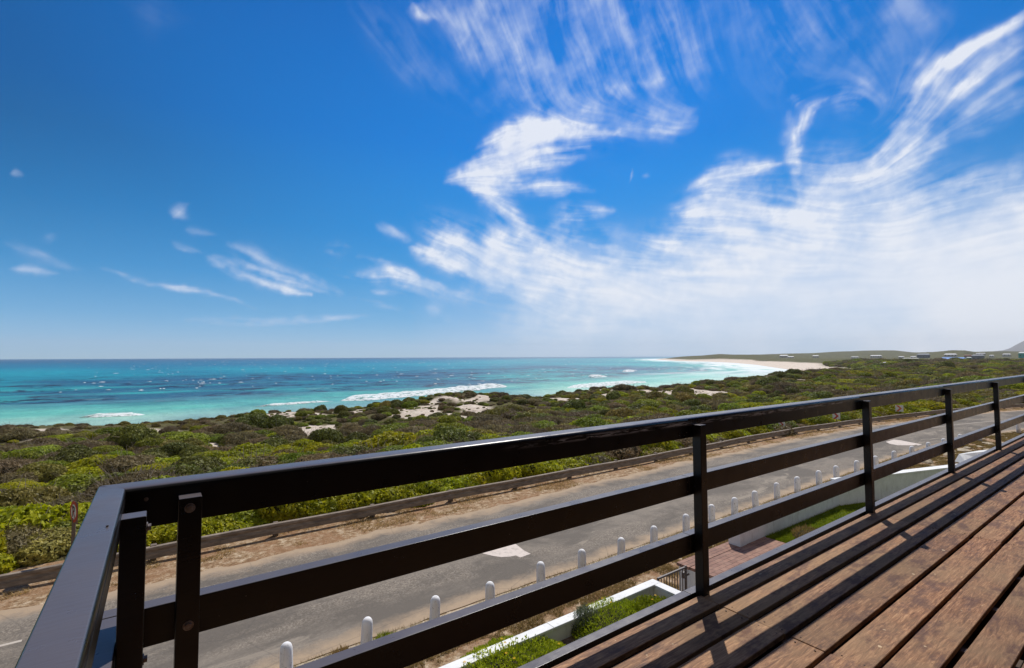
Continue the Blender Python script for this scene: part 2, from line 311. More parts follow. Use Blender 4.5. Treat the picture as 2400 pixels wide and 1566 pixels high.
def height(x,y):
    x=np.asarray(x,float);y=np.asarray(y,float)
    s,_=shore(x,y)
    n=fbm(x/14,y/14,4,3)-.5
    cr=np.interp(x,[c[0] for c in CREST],[c[1] for c in CREST])
    yr=75+6*(fbm(x/30,x*0+.5,2,9)-.5)
    v=-5.42+sst(y,17.5,46)*(-3.0)
    near=np.where(y<yr,v+(cr-v)*sst(y,46,yr),cr+(-11.3-cr)*sst(y,yr,yr+24))
    near=np.where(y>yr+24,-11.3-1.9*np.clip((y-yr-24)/24,0,3),near)
    near=near+n*1.9*sst(y,19,30)*(1-sst(y,68,75)*.7)*(1-sst(y,90,100))
    kb=KB(x);pl=np.where(s<0,-13.2+s*.04,-13.2+2.2*sst(s,0,35+kb)+3.8*sst(s,38+kb,75+kb))
    pl=pl+n*2.2*sst(s,45,80)
    r=np.hypot(x,y);az=np.degrees(np.arctan2(y,x))
    ph=np.interp(az,[p[0] for p in PROF],[p[2] for p in PROF]);rh=np.interp(az,[p[0] for p in PROF],[p[1] for p in PROF])
    k=sst(r,rh*.6,rh)*sst(s,10,120)
    pl=np.where(s>0,pl+k*(ph-pl)+k*2.5*(fbm(x/120,y/120,3,5)-.5),pl)
    w=sst(x,190,300)
    h=near+(pl-near)*w
    h=np.where((y<=17.5)&(x<190),-5.42,h)
    return h

def polar(azs,rs):
    A,Rr=np.meshgrid(azs,rs);x=Rr*np.cos(A);y=Rr*np.sin(A);n,m=len(rs),len(azs)
    i=np.arange(n-1)[:,None]*m+np.arange(m-1)[None];F=np.stack([i,i+1,i+m+1,i+m],-1).reshape(-1,4)[:,::-1]
    return x.ravel(),y.ravel(),F.copy()
SANDP=[(34.8,63.3,5.5,4),(33.5,57,3.2,4.5),(36.3,71.5,3.5,3),(41,71.5,8,2.4),(30,68,3,2),(27,74,3.6,2.4),(21,74,3.6,2.2),(12,61.5,3.4,3.2),(14.5,62.5,3,1.5),(3.4,55,1.6,2.4),(-6.3,41,2.5,1.6),(-8,43,2,1.4),(96,67,7,5),(84,55,4,5),(90,60,4,6),(100,71,5,3),(-1.2,68,2,3),(-.8,63.5,1.6,2.6),(-10,67,1.6,1.6),(-9.5,73,2.5,1),(57,73.5,7,2.2),(63,71,7,2),(69,63,3,3),(72,68,2,5),(86,69,2.5,3),(172,62,7,2),(158,63,2.5,1.5),(121,76,6,2),(15,60,1.6,2),(88,49,2,2),(12.5,74,3.8,2.6),(112,74,3,2),(105,62,1.5,3)]
def sandmask(x,y):
    x=np.asarray(x,float);y=np.asarray(y,float);s,_=shore(x,y)
    w=sst(x,170,300)
    wx=(fbm(x/4,y/4,3,21)-.5)*5;wy=(fbm(x/4,y/4,3,22)-.5)*4
    m=np.zeros(x.shape)
    for (a,b,c,d) in SANDP: m=np.maximum(m,1.45-np.sqrt(((x+wx-a)/c)**2+((y+wy-b)/d)**2))
    m=np.clip(m*2.2,0,1)*(1-.95*sst(fbm(x/1.9,y/2.6,4,41),.50,.60))
    beach=np.where(w>0.01,1-sst(s,36+KB(x),50+KB(x)),np.where(x<9,sst(y,90,94),sst(y,80,84))*(s<60))
    small=(fbm(x/7,y/7,3,31)>.71)*(y>30)*.85*(x<260)*(x>9)
    return np.clip(np.maximum(np.maximum(m,beach),small),0,1)
x,y,F=polar(np.radians(np.linspace(-30,130,560)),np.geomspace(14,8900,600))
z=height(x,y)
ter=mesh('dunes',np.stack([x,y,z],1),F,M['dune'],smooth=True);attr(ter,'sand',sandmask(x,y))
tag(ter,'sandy dunes and heath plain running from the road to the beach',kind='structure')
# flat verge ground around house and road
g=np.linspace(-45,100,180);gy=np.linspace(-30,17.9,90)
X,Y=np.meshgrid(g,gy);nn,mm=X.shape;i=np.arange(nn-1)[:,None]*mm+np.arange(mm-1)[None]
Fg=np.stack([i,i+1,i+mm+1,i+mm],-1).reshape(-1,4)
gr=mesh('ground',np.stack([X.ravel(),Y.ravel(),-5.408+0*X.ravel()],1),Fg,M['verge']);tag(gr,'sandy verge with dry litter beside the road',kind='structure')
# ---------------------------------------------------------------- sea
x,y,F=polar(np.radians(np.linspace(-5,130,520)),np.geomspace(70,8900,420))
s,al=shore(x,y);sh=-s
swell=.35*np.sin(sh/7.5+2*fbm(al/60,sh/60,2,3))*sst(sh,10,60)*(1-sst(np.hypot(x,y),250,900))
sea=mesh('sea',np.stack([x,y,-13+swell],1),F,None or bpy.data.materials.new('sea_water'),smooth=True)
attr(sea,'sh',sh);attr(sea,'al',al)
m=sea.data.materials[0];m.use_nodes=True;t=m.node_tree;b=t.nodes['Principled BSDF']
SH=att(t,'sh');AL=att(t,'al');v=coords(t,'World')
cmb=N(t,'ShaderNodeCombineXYZ');t.links.new(mth(t,'MULTIPLY',AL,.012),cmb.inputs[0]);t.links.new(mth(t,'MULTIPLY',SH,.06),cmb.inputs[1])
wv=cmb.outputs[0];wob=noise(t,wv,1.0,5,.6,.4)
dist=mth(t,'ADD',SH,mth(t,'MULTIPLY',mth(t,'SUBTRACT',noise(t,coords(t,'World',(.008,.008,.008)),1,4,.6),.5),70))
c=ramp(t,mth(t,'DIVIDE',dist,2000,clamp=True),[(0.,(.36,.60,.47)),(.012,(.12,.50,.39)),(.05,(.03,.40,.37)),(.13,(.008,.30,.35)),(.25,(.004,.29,.36)),(.40,(.004,.18,.29)),(1.,(.006,.09,.19))])
patch=noise(t,coords(t,'World',(.0055,.0032,1),(0,0,R(-8))),1,8,.70,.3)
c=mixc(t,ramp(t,patch,[(.46,0.),(.60,.6)]),c,(.012,.13,.24))
# kelp beds: dark streaks lying offshore
kb=mth(t,'MULTIPLY',ramp(t,mth(t,'DIVIDE',SH,400),[(.10,0.),(.17,1.),(.62,1.),(.85,0.)]),ramp(t,mth(t,'DIVIDE',AL,13000),[(0.,1.),(.735,1.),(.752,0.)]))
k1=noise(t,coords(t,'World',(.05,.045,1),(0,0,R(-7))),1,9,.78,.6)
kelp=mth(t,'MULTIPLY',ramp(t,k1,[(.52,0.),(.575,1.)]),kb)
broad=mth(t,'MULTIPLY',ramp(t,noise(t,coords(t,'World',(.009,.011,1),(0,0,R(-7))),1,7,.68),[(.40,0.),(.54,.85)]),kb)
ch=noise(t,coords(t,'World',(.10,.055,1),(0,0,R(-10))),1,8,.78,.2)
c=mixc(t,1,c,ramp(t,ch,[(.3,(.62,.68,.72)),(.5,(1.,1.,1.)),(.72,(1.5,1.4,1.35))]),'MULTIPLY')
c=mixc(t,broad,c,(.022,.085,.17));c=mixc(t,kelp,c,(.014,.014,.032))
# surf wash near the beach
ff=mth(t,'ADD',mth(t,'DIVIDE',SH,150),mth(t,'MULTIPLY',mth(t,'SUBTRACT',wob,.5),1.9))
farm=ramp(t,mth(t,'DIVIDE',AL,13000),[(.711,0.),(.730,1.)])
foam=mth(t,'MULTIPLY',ramp(t,ff,[(.12,.95),(.55,0.)]),mth(t,'ADD',.06,mth(t,'MULTIPLY',farm,.94)))
st=mth(t,'MULTIPLY',ramp(t,noise(t,wv,3.0,7,.78,.6),[(.585,0.),(.64,.9)]),ramp(t,mth(t,'DIVIDE',SH,300),[(.1,1.),(.9,.0)]))
foam=mth(t,'MAXIMUM',foam,mth(t,'MULTIPLY',st,mth(t,'ADD',.25,mth(t,'MULTIPLY',farm,.75))))
c=mixc(t,foam,c,(.80,.84,.84));t.links.new(c,b.inputs['Base Color'])
t.links.new(mth(t,'ADD',.32,mth(t,'MULTIPLY',foam,.4)),b.inputs['Roughness']);b.inputs['IOR'].default_value=1.33;b.inputs['Specular IOR Level'].default_value=.22
bn=N(t,'ShaderNodeBump');bn.inputs['Strength'].default_value=.9;bn.inputs['Distance'].default_value=.8
t.links.new(noise(t,coords(t,'World',(.22,.13,1),(0,0,R(-10))),1,9,.75),bn.inputs['Height']);t.links.new(bn.outputs[0],b.inputs['Normal'])
tag(sea,'turquoise sea with dark kelp beds',kind='structure')
m,t,b=mat('sea_foam',(.9,.92,.92),.9,.1);M['foam']=m
tr=N(t,'ShaderNodeBsdfTranslucent');tr.inputs[0].default_value=(.95,.97,.97,1);ms=N(t,'ShaderNodeMixShader');ms.inputs[0].default_value=.18;tpn=N(t,'ShaderNodeBsdfTransparent');mtp=N(t,'ShaderNodeMixShader');t.links.new(ramp(t,noise(t,coords(t,'World'),.55,6,.75),[(.40,1.),(.49,0.)]),mtp.inputs[0]);t.links.new(b.outputs[0],ms.inputs[1]);t.links.new(tr.outputs[0],ms.inputs[2]);t.links.new(ms.outputs[0],mtp.inputs[1]);t.links.new(tpn.outputs[0],mtp.inputs[2]);t.links.new(mtp.outputs[0],t.nodes['Material Output'].inputs[0])
def wave(name,pts,h,w,label,seg=80):
    P=np.array(pts,float);L=np.r_[0,np.cumsum(np.hypot(*(P[1:]-P[:-1]).T))];tt=np.linspace(0,L[-1],seg)
    px=np.interp(tt,L,P[:,0]);py=np.interp(tt,L,P[:,1]);k=9;V=[]
    for j in range(seg):
        e=min(1,min(j,seg-1-j)/12);n=.65+.7*fbm(np.array([tt[j]/4.]),np.array([0.3]),3,5)[0]
        for q in range(k):
            a=q/(k-1);prof=math.sin(a**.55*math.pi)**.8
            jt=(fbm(np.array([tt[j]/1.5]),np.array([q*.7]),2,8)[0]-.5)
            V.append((px[j]+jt*1.2,py[j]+(.5-a)*w*n*e+jt*.8,-13.05+.12*e+h*e*n*prof))
    i=np.arange(seg-1)[:,None]*k+np.arange(k-1)[None];F=np.stack([i,i+1,i+k+1,i+k],-1).reshape(-1,4)
    return tag(mesh(name,V,F,M['foam'],smooth=True),label,'wave','waves breaking along the shore')
wave('breaking_wave',[(-14,143),(-2,140.5)],.5,4,'short broken wave of white foam close to shore at the far left of the bay',50)
wave('breaking_wave',[(20,144.5),(33,147),(42,149.5)],.45,2.2,'thin broken crest seen just above the leftmost sand crest',50)
wave('breaking_wave',[(44,149),(55,153),(78,160),(100,170),(128,183)],.95,15,'longest white breaking wave, rising behind the dune bushes near the middle of the shore',150)
wave('breaking_wave',[(215,215),(236,226)],1.3,14,'small curling white breaker alone in the pale turquoise surf',40)
wave('breaking_wave',[(300,262),(330,285),(350,296)],1.1,14,'far breaker of white foam in front of the curved beach',50)
wave('breaking_wave',[(135,150),(170,160),(205,166)],.6,16,'low line of foam washing behind the dark bushes on the dune crest',60)
# whitecaps scattered over open water: nobody could count them
n=620;az=np.radians(rng.uniform(36,97,n));rr=np.exp(rng.uniform(np.log(230),np.log(4200),n));cx,cy=rr*np.cos(az),rr*np.sin(az)
ss,_=shore(cx,cy);ok=-ss>70;cx,cy,rr=cx[ok],cy[ok],rr[ok];V=[];F=[]
for a,bq,r_ in zip(cx,cy,rr):
    w=rng.lognormal(-.75,.6)*(1+r_/700);h=rng.uniform(.06,.22)*(1+r_/2500);k=len(V)
    th=rng.uniform(-.5,.3);c_,s_=math.cos(th),math.sin(th)
    prof=[(-1,0),(-.6,.55),(-.1,1),(.3,.7),(.7,.4),(1,0)]
    for (p,q) in prof: V.append((a+p*w*c_,bq+p*w*s_-1.6*q,-13.0));V.append((a+p*w*c_,bq+p*w*s_+.0,-12.95+q*h));V.append((a+p*w*c_,bq+p*w*s_+1.5*q,-13.0))
    for j in range(5):
        for q in range(2): F.append((k+3*j+q,k+3*j+3+q,k+3*j+4+q,k+3*j+1+q))
tag(mesh('whitecaps',V,F,M['foam']),'small whitecaps flecking the open sea',kind='stuff')
# ---------------------------------------------------------------- road
def bend(x,k=.0032): return -k*np.clip(np.asarray(x,float)-29,0,None)**2
xs=np.arange(-30,80,.2);yn=9.45+bend(xs,.0045)+(fbm(xs/.7,xs*0,4,51)-.5)*.12;yf=14.95+.45*sst(xs,8,20)+bend(xs,.0034)+(fbm(xs/.9,xs*0+5,5,52)-.5)*.7
k=9;V=[];ed=[]
for a,p,q in zip(xs,yn,yf):
    for j in range(k): V.append((a,p+(q-p)*j/(k-1),-5.396));d=min(j/(k-1)*(q-p),(1-j/(k-1))*(q-p)*.8);ed.append(min(1,d))
i=np.arange(len(xs)-1)[:,None]*k+np.arange(k-1)[None];F=np.stack([i,i+k,i+k+1,i+1],-1).reshape(-1,4)
rd=mesh('road',V,F,M['asphalt']);attr(rd,'edge',ed);tag(rd,'worn grey asphalt road curving away to the right',kind='structure')
def strip(name,xs,y0,y1,z0,z1,mt,**k):
    V=[];F=[]
    for a,p,q in zip(xs,y0,y1): V+=[(a,p,z0),(a,p,z1),(a,q,z1),(a,q,z0)]
    for j in range(len(xs)-1):
        for q in range(3): F.append((4*j+q,4*j+4+q,4*j+5+q,4*j+1+q))
    return mesh(name,V,F,mt)
xs=np.arange(-30,80,.4);yk=9.33+bend(xs,.0045)+(fbm(xs/1.3,xs*0,3,57)-.5)*.03
kb_=strip('kerb',xs,yk-.09,yk+.02,-5.45,-5.36+.0*xs.mean(),M['kerb']);tag(kb_,'thin pale kerb edge along the near side of the road',kind='structure')
def flat(name,pts,zz,mt,th=.0):
    return mesh(name,[(a,c,zz) for a,c in pts],[tuple(range(len(pts)))],mt)
xs=np.arange(36.5,62,.8)
ln_=strip('road_line',xs,13.25-.0045*(xs-29)**2-.4*sst(xs,30,60),13.33-.0045*(xs-29)**2-.4*sst(xs,30,60),-5.40,-5.391,M['roadline']);tag(ln_,'thin faded white line along the bend of the road',kind='structure')
xs=np.arange(-6,-1.6,.4);l2=strip('road_line',xs,xs*0+13.26,xs*0+13.35,-5.40,-5.391,M['roadline']);tag(l2,'thin faded white line at the left end of the road',kind='structure')
ar=flat('road_arrow',[(7.2,11.9),(8.3,12.1),(8.47,11.66),(8.37,11.1),(8.38,10.81),(8.0,10.78),(7.99,10.96),(7.82,10.99),(7.61,11.1),(7.47,11.3)],-5.391,M['arrow']);tag(ar,'white arrow painted on the near stretch of road',kind='structure')
ar=flat('road_arrow',[(36.83,11.43),(38.27,11.43),(38.28,11.09),(37.85,10.41),(37.54,9.82),(36.9,9.84),(37.14,10.01),(36.74,10.03),(36.06,10.59),(36.24,11.03)],-5.391,M['arrow']);tag(ar,'white arrow painted on the road before the bend',kind='structure')
# ---------------------------------------------------------------- guard rail
def gy_(x): return 16.4+bend(x)
gp=empty('guard_rail',(0,16.4,-5.42));tag(gp,'weathered dusty guard rail along the far side of the road','guard rail')
xs=np.concatenate([np.arange(-28,30,1.0),np.arange(30,92,1.0)])
prof=[(.05,.40),(-.05,.395),(-.06,.38),(-.065,.33),(-.035,.31),(-.02,.275),(-.035,.24),(-.065,.22),(-.065,.10),(-.03,.085)]
V=[];F=[]
for a in xs:
    yy=float(gy_(a));wz=.012*math.sin(a*.9)+.02*math.sin(a*.23);dy=-.0064*max(0,a-29);l=math.hypot(1,dy);nx,ny=-dy/l,1/l
    for (o,h) in prof: V.append((a+nx*o,yy+ny*o-16.4,h+wz))
    for (o,h) in prof[::-1]: V.append((a+nx*(o+.012),yy+ny*(o+.012)-16.4,h+wz))
k=2*len(prof)
for j in range(len(xs)-1):
    for q in range(k): F.append((k*j+q,k*j+k+q,k*j+k+(q+1)%k,k*j+(q+1)%k))
mesh('beam',V,F,M['guard'],gp,smooth=False)
pm=None
for a in np.arange(-27,90,3.0):
    if pm is None:
        pm=MB().box(-.07,.07,.02,.18,-.25,.42).bevel(.01,1).build('post',M['post'],gp)
    else: pm=link(pm.copy(),gp)
    pm.location=(a,float(gy_(a))-16.4,0)
# ---------------------------------------------------------------- bollards
BL=[(1.83,8.94),(3.14,8.9),(4.49,8.89),(5.75,8.8),(7.18,8.88),(8.46,8.88),(9.9,8.92),(11.24,8.94),(12.87,9.04),(14.27,9.09),(15.61,9.11),(17.02,9.14),(18.74,9.25),(20.32,9.24),(21.95,9.13),(23.52,9.09),(25.44,9.02),(27.44,8.93),(29.44,8.81),(31.61,8.73),(33.95,8.63),(36.27,8.48),(38.78,8.32),(41.77,8.05),(47.71,7.21)]
prof=[(0,.70),(.022,.697),(.045,.688),(.064,.67),(.078,.645),(.086,.61),(.09,.565),(.092,.40),(.096,.2),(.099,-.06)]
sg=20;V=[(0,0,.70)];F=[]
for (r_,h) in prof[1:]:
    for q in range(sg): V.append((r_*math.cos(q*2*math.pi/sg),r_*math.sin(q*2*math.pi/sg),h))
for q in range(sg): F.append((0,1+q,1+(q+1)%sg))
for j in range(len(prof)-2):
    for q in range(sg): F.append((1+j*sg+q,1+j*sg+sg+q,1+j*sg+sg+(q+1)%sg,1+j*sg+(q+1)%sg))
ORD=['','first','second','third','fourth','fifth','sixth','seventh','eighth','ninth','tenth','eleventh','twelfth','thirteenth','fourteenth','fifteenth','sixteenth','seventeenth','eighteenth','nineteenth','twentieth','twenty-first','twenty-second','twenty-third','twenty-fourth','twenty-fifth','twenty-sixth','twenty-seventh','twenty-eighth','twenty-ninth','thirtieth']
SPEC={1:'nearest white round-topped bollard, with a tuft of dry grass at its foot',2:'white bollard with a green weed tuft at its foot, second from the near end',25:'farthest white bollard, standing apart beyond the last railing post'}
bo=None
for i,(a,c) in enumerate(BL):
    if bo is None: bo=mesh('bollard',V,F,M['bollard'],smooth=True)
    else: bo=link(bo.copy())
    bo.location=(a,c,-5.40);bo.rotation_euler=(rng.normal(0,.028),rng.normal(0,.028),rng.uniform(0,6));sc=1.18 if i>12 else 1.08;bo.scale=(sc*rng.uniform(.97,1.03),sc,rng.uniform(.97,1.03))
    if i==24: bo.location.z=-5.25
    tag(bo,SPEC.get(i+1,f'white round-topped bollard beside the kerb, {ORD[i+1]} counted from the nearest end'),'bollard','white bollards lining the near side of the road')
# ---------------------------------------------------------------- signs
def sign_chevron(x,y,z,rot,size,label,col):
    e=empty('chevron_sign',(x,y,z),rot);tag(e,label,'road sign','chevron signs on the bend')
    MB().box(-size/2,size/2,-.008,.008,-size/2,size/2).bevel(.004,1).build('panel',M['swhite'],e)
    h=size/2-.02;w=size*.30;a=size*.42
    V=[];P=[(-a,h),(-a+w,h),(a*.75,0),(-a+w,-h),(-a,-h),(a*.75-w,0)]
    V=[(p,-.012,q) for p,q in P]+[(p,-.009,q) for p,q in P]
    F=[(0,1,2,5),(5,2,3,4)]+[(i_,(i_+1)%6,6+(i_+1)%6,6+i_) for i_ in range(6)]
    mesh('arrow_mark',V,F,col,e)
    MB().cyl((0,.03,-size/2-.75),(0,.03,size/2-.03),.025).build('post',M['post'],e)
sign_chevron(35.25,16.95,-4.78,R(-66),.42,'small red and white chevron sign, partly hidden by the top rail, leftmost of three',M['sred'])
sign_chevron(42.6,16.35,-4.68,R(-68),.50,'red and white chevron sign over the guard rail, between two railing posts, middle of three',M['sred'])
sign_chevron(52.3,15.15,-4.62,R(-70),.55,'faded orange-red chevron sign pointing right at the bend, rightmost of three',M['sorange'])
e=empty('no_parking_sign',(-1.70,17.2,-5.42),0);tag(e,'round red-ringed no parking sign on a short post among the bushes','road sign')
def disc(name,r0,r1,off,mt,th=.004):
    s_=40;V=[];F=[]
    for q in range(s_):
        c_,n_=math.cos(q*2*math.pi/s_),math.sin(q*2*math.pi/s_)
        for rr_,oo in ((r0,off),(r1,off),(r1,off+th),(r0,off+th)): V.append((rr_*c_,oo,rr_*n_))
    for q in range(s_):
        q2=(q+1)%s_
        for j in range(4): F.append((4*q+j,4*q2+j,4*q2+(j+1)%4,4*q+(j+1)%4))
    o=mesh(name,V,F,mt,e);return o
RS=R(-69)  # face turned towards drivers coming from the left
MS=Matrix.Translation((0,0,1.42))@Matrix.Rotation(RS,4,'Z')
parts=[disc('red_ring',.19,.27,-.012,M['sred']),disc('white_face',0.001,.195,-.010,M['swhite'])]
mb=MB().box(-.075,-.03,-.016,-.0125,-.13,.14)
mb.box(-.03,.035,-.016,-.0125,.10,.14).box(-.03,.035,-.016,-.0125,.0,.035).box(.035,.075,-.016,-.0125,.012,.128)
parts.append(mb.build('letter_p',M['sblack'],e))
parts.append(MB().box(-.012,.012,-.021,-.017,-.2,.2,Matrix.Rotation(R(-40),4,'Y')).build('slash',M['sred'],e))
parts.append(MB().box(-.05,.275,-.004,.004,-.27,.275).bevel(.003,1).build('back_plate',M['sback'],e))
for o in parts: o.matrix_local=MS
MB().box(-.04,.04,.0,.06,-.1,1.25).bevel(.006,1).build('post',M['post'],e)
# ---------------------------------------------------------------- garden walls in front of the house
e=empty('planter_wall',(3,6.6,-5.4));tag(e,'low white planter wall with flat coping, turning back at its right corner','garden wall')
def PB(name,x0,x1,y0,y1,z0,z1,mt,e,bev=.006): 
    o=B(name,x0-e.location.x,x1-e.location.x,y0-e.location.y,y1-e.location.y,z0-e.location.z,z1-e.location.z,mt,e,bev);return o
PB('wall',-6,8.38,6.545,6.705,-5.5,-4.652,M['white'],e);PB('wall',8.20,8.38,3.2,6.54,-5.5,-4.652,M['white'],e)
for a,c in ((-6,-3.1),(-3.095,.0),(.005,2.6),(2.605,5.55),(5.556,8.40)): PB('coping',a,c,6.53,6.725,-4.65,-4.60,M['white'],e,.008)
PB('coping',8.20,8.40,3.2,6.528,-4.65,-4.60,M['white'],e,.008)
so_=B('garden_bed',-6,8.19,2.0,6.54,-5.4,-4.93,M['soil'],None,0);tag(so_,'brown soil of the planter bed',kind='structure')
V=[];nx_,ny_=120,36
X,Y=np.meshgrid(np.linspace(-5.9,8.15,nx_),np.linspace(2.1,6.53,ny_));Z=-4.92+.10*fbm(X/.5,Y/.5,4,61)
i=np.arange(ny_-1)[:,None]*nx_+np.arange(nx_-1)[None]
so2=mesh('garden_soil',np.stack([X.ravel(),Y.ravel(),Z.ravel()],1),np.stack([i,i+1,i+nx_+1,i+nx_],-1).reshape(-1,4),M['soil'],smooth=True);tag(so2,'loose brown soil between the planter plants',kind='structure')
e=empty('brick_landing',(9.5,6.9,-5.4));tag(e,'raised landing paved in red brick with white side walls','landing')
PB('side_wall',9.52,12.6,2.0,6.90,-5.5,-4.665,M['white'],e);PB('paving',9.5,12.6,2.0,6.60,-4.663,-4.60,M['brick'],e,.004)
PB('border_course',9.48,12.6,6.612,6.93,-4.663,-4.598,M['brick'],e,.004)
for a in np.arange(9.6,12.6,.115): pass
lw=mesh('lawn',[(12.6,-2,-4.62),(38,-2,-4.62),(38,.2,-4.62),(17.1,6.55,-4.62),(12.6,6.56,-4.62)],[(0,1,2,3,4)],M['lawn']);tag(lw,'bright green lawn beside the white boundary wall',kind='structure')
e=empty('boundary_wall',(11.6,6.6,-4.62));tag(e,'tall white plastered boundary wall behind the lawn, bending towards the house','garden wall')
PB('wall',11.75,14.35,6.57,6.80,-5.5,-4.16,M['white'],e);PB('wall',14.356,17.1,6.57,6.80,-5.5,-4.16,M['white'],e)
PB('end_pier',11.45,11.745,6.55,6.86,-4.60,-4.155,M['white'],e)
a0=Vector((17.1,6.57));dr=Vector((1,-.3)).normalized()
def wallseg(s0,s1,name,z0,z1,w0,w1):
    nn_=Vector((-dr.y,dr.x));p=[a0+dr*s0+nn_*w0,a0+dr*s1+nn_*w0,a0+dr*s1+nn_*w1,a0+dr*s0+nn_*w1]
    V=[(q.x-11.6,q.y-6.6,zz+4.62) for zz in (z0,z1) for q in p]
    mesh(name,V,[(0,3,2,1),(4,5,6,7),(0,1,5,4),(1,2,6,5),(2,3,7,6),(3,0,4,7)],M['white'],e)
wallseg(.006,4.0,'wall',-5.5,-3.90,0,.23);wallseg(4.006,11,'wall',-5.5,-3.90,0,.23);wallseg(0,11,'coping',-3.898,-3.85,-.02,.27)
PB('coping',11.45,17.1,6.55,6.84,-4.152,-4.11,M['white'],e)
kw=empty('white_kerb_wall',(33,7,-5.4));tag(kw,'low white concrete wall end with a sloping face on the dry ground','low wall')
V=[(0,0,.42),(1.7,-.62,.46),(6,-2.2,.46),(6,-1.9,.46),(1.5,-.30,.46),(-.2,.12,.42),(-.9,-.45,-.05),(1.3,-1.0,-.05),(6,-2.45,-.05),(6,-1.6,-.05),(-.4,.3,-.05)]
mesh('wall',V,[(0,1,4,5),(1,2,3,4),(0,6,7,1),(1,7,8,2),(5,4,3,9,10),(0,5,10,6)],M['white'],kw)
# gate between planter and landing
ga=empty('garden_gate',(8.42,6.62,-5.38));tag(ga,'low dark metal gate of vertical bars between planter wall and brick landing','gate')
MB().box(.0,.96,-.02,.02,.79,.825).box(.0,.96,-.015,.015,.10,.13).box(0,.03,-.02,.02,.05,.82).box(.93,.97,-.02,.02,.0,.84).bevel(.003,1).build('gate_frame',M['gate'],ga)
bar=None
for k_ in range(9):
    if bar is None: bar=MB().box(-.007,.007,-.007,.007,.12,.80).build('bar',M['gate'],ga)
    else: bar=link(bar.copy(),ga)
    bar.location=(.12+k_*.09,0,0)
for hz0 in (.2,.63): MB().cyl((.985,0,hz0),(1.06,0,hz0),.02).build('hinge',M['gate'],ga)
MB().box(.84,.93,-.03,.03,.60,.72).bevel(.004,1).build('latch',M['gate'],ga)
# patio below the deck
sl_=B('patio',-8,12,-8,1.95,-5.42,-5.30,M['concrete'],None,0);tag(sl_,'pale concrete patio under the deck',kind='structure')
# ---------------------------------------------------------------- deck
dk=empty('wooden_deck',(0,0,-1.397));tag(dk,'reddish hardwood balcony deck of long boards with open gaps','deck')
XJ=[-.16,.045,2.585,5.12,7.66,10.2,12.74]
for r_ in range(13):
    yh=1.739 if r_==0 else 1.588-.18*(r_-1);yl=1.616 if r_==0 else 1.436-.18*(r_-1)
    for j in range(len(XJ)-1):
        if r_>9 and j>3: continue
        if j==0: continue
        x0,x1=(XJ[0] if j==1 else XJ[j])+.0012,XJ[j+1]-.0012
        dy=rng.normal(0,.0028);dz=rng.normal(0,.0016)
        ob=B('board',x0,x1,yl+dy,yh+dy,-.028+dz,0+dz,M['deck'],dk,.0022,1)
for a in (.1,.65,1.25,1.9,2.585,3.2,3.85,4.5,5.12,5.75,6.4,7.0,7.66,8.9,10.2,11.4): B('joist',a-.025,a+.025,-1.2,1.70,-.20,-.0305,M['joist'],dk,.003,1)
B('gap_dark_sheet',-.10,12.6,-1.2,1.695,-.235,-.205,M['joist'],dk,0)  # dark sheet added under the joists so the board gaps look shaded
B('edge_beam',-.13,12.7,1.70,1.736,-.24,-.0305,M['joist'],dk,.003,1)
nl=MB()
for a in XJ[2:-1]:
    for r_ in range(12):
        yc=1.675 if r_==0 else 1.509-.18*(r_-1)
        for dx in (-.03,.03):
            for dy in (-.045,.045): nl.cyl((a+dx+rng.normal(0,.002),yc+dy*(.6 if r_==0 else 1),-.004),(a+dx,yc+dy*(.6 if r_==0 else 1),.0015),.0042,seg=8)
nl.build('nail_heads',M['joist'],dk)
# ---------------------------------------------------------------- balcony railing
rl=empty('balcony_railing',(0,0,-1.397));tag(rl,'dark brown painted timber balcony railing with three horizontal rails and square posts','railing')
D0=-1.397
def RB(name,x0,x1,y0,y1,z0,z1,mt,bev=.004,seg=4): return wn(B(name,x0,x1,y0,y1,z0-D0,z1-D0,mt,rl,bev,seg))
PX=[.084,2.624,5.18,7.69,10.09,12.5]
# top rail, mitred at the corner
V=[];zt,zb=-.3685-D0,-.4853-D0
bm=bmesh.new()
def prism(bm,prof,p0,p1,ax):
    # prof: list (o,z); p0/p1 functions offset->coordinate along the run
    a=[bm.verts.new(p0(o,z)) for o,z in prof];c=[bm.verts.new(p1(o,z)) for o,z in prof];n_=len(prof)
    for i_ in range(n_): bm.faces.new((a[i_],a[(i_+1)%n_],c[(i_+1)%n_],c[i_]))
    bm.faces.new(a[::-1]);bm.faces.new(c);bmesh.ops.recalc_face_normals(bm,faces=bm.faces)
prof=[(1.771,zb),(1.771,zt-.016),(1.7725,zt-.010),(1.776,zt-.0055),(1.782,zt-.002),(1.792,zt-.0002),(1.81,zt+.001),(1.850,zt+.001),(1.856,zt-.003),(1.858,zt-.010),(1.858,zt-.024),(1.83,zt-.026),(1.83,zb)]
mitre=lambda o,z:(-.067-(o-1.771)*.77,o,z)
XT=[None,2.56,5.12,7.64,10.03,14.5]
for j in range(1,len(XT)):
    bm=bmesh.new()
    prism(bm,prof,mitre if j==1 else (lambda o,z,j=j:(XT[j-1]+.001,o,z)),lambda o,z,j=j:(XT[j]-.001,o,z),0)
    me=bpy.data.meshes.new('top_rail');bm.to_mesh(me);bm.free();me.materials.append(M['toprail']);wn(link(bpy.data.objects.new('top_rail',me),rl))
prof2=[(-.067,zt-.070),(-.067,zt-.027),(-.0705,zt-.026),(-.0705,zt-.022),(-.067,zt-.020),(-.067,zt-.009),(-.0685,zt-.004),(-.073,zt),(-.100,zt+.0012),(-.128,zt),(-.1325,zt-.004),(-.134,zt-.01),(-.134,zt-.024),(-.118,zt-.026),(-.118,zt-.070)]
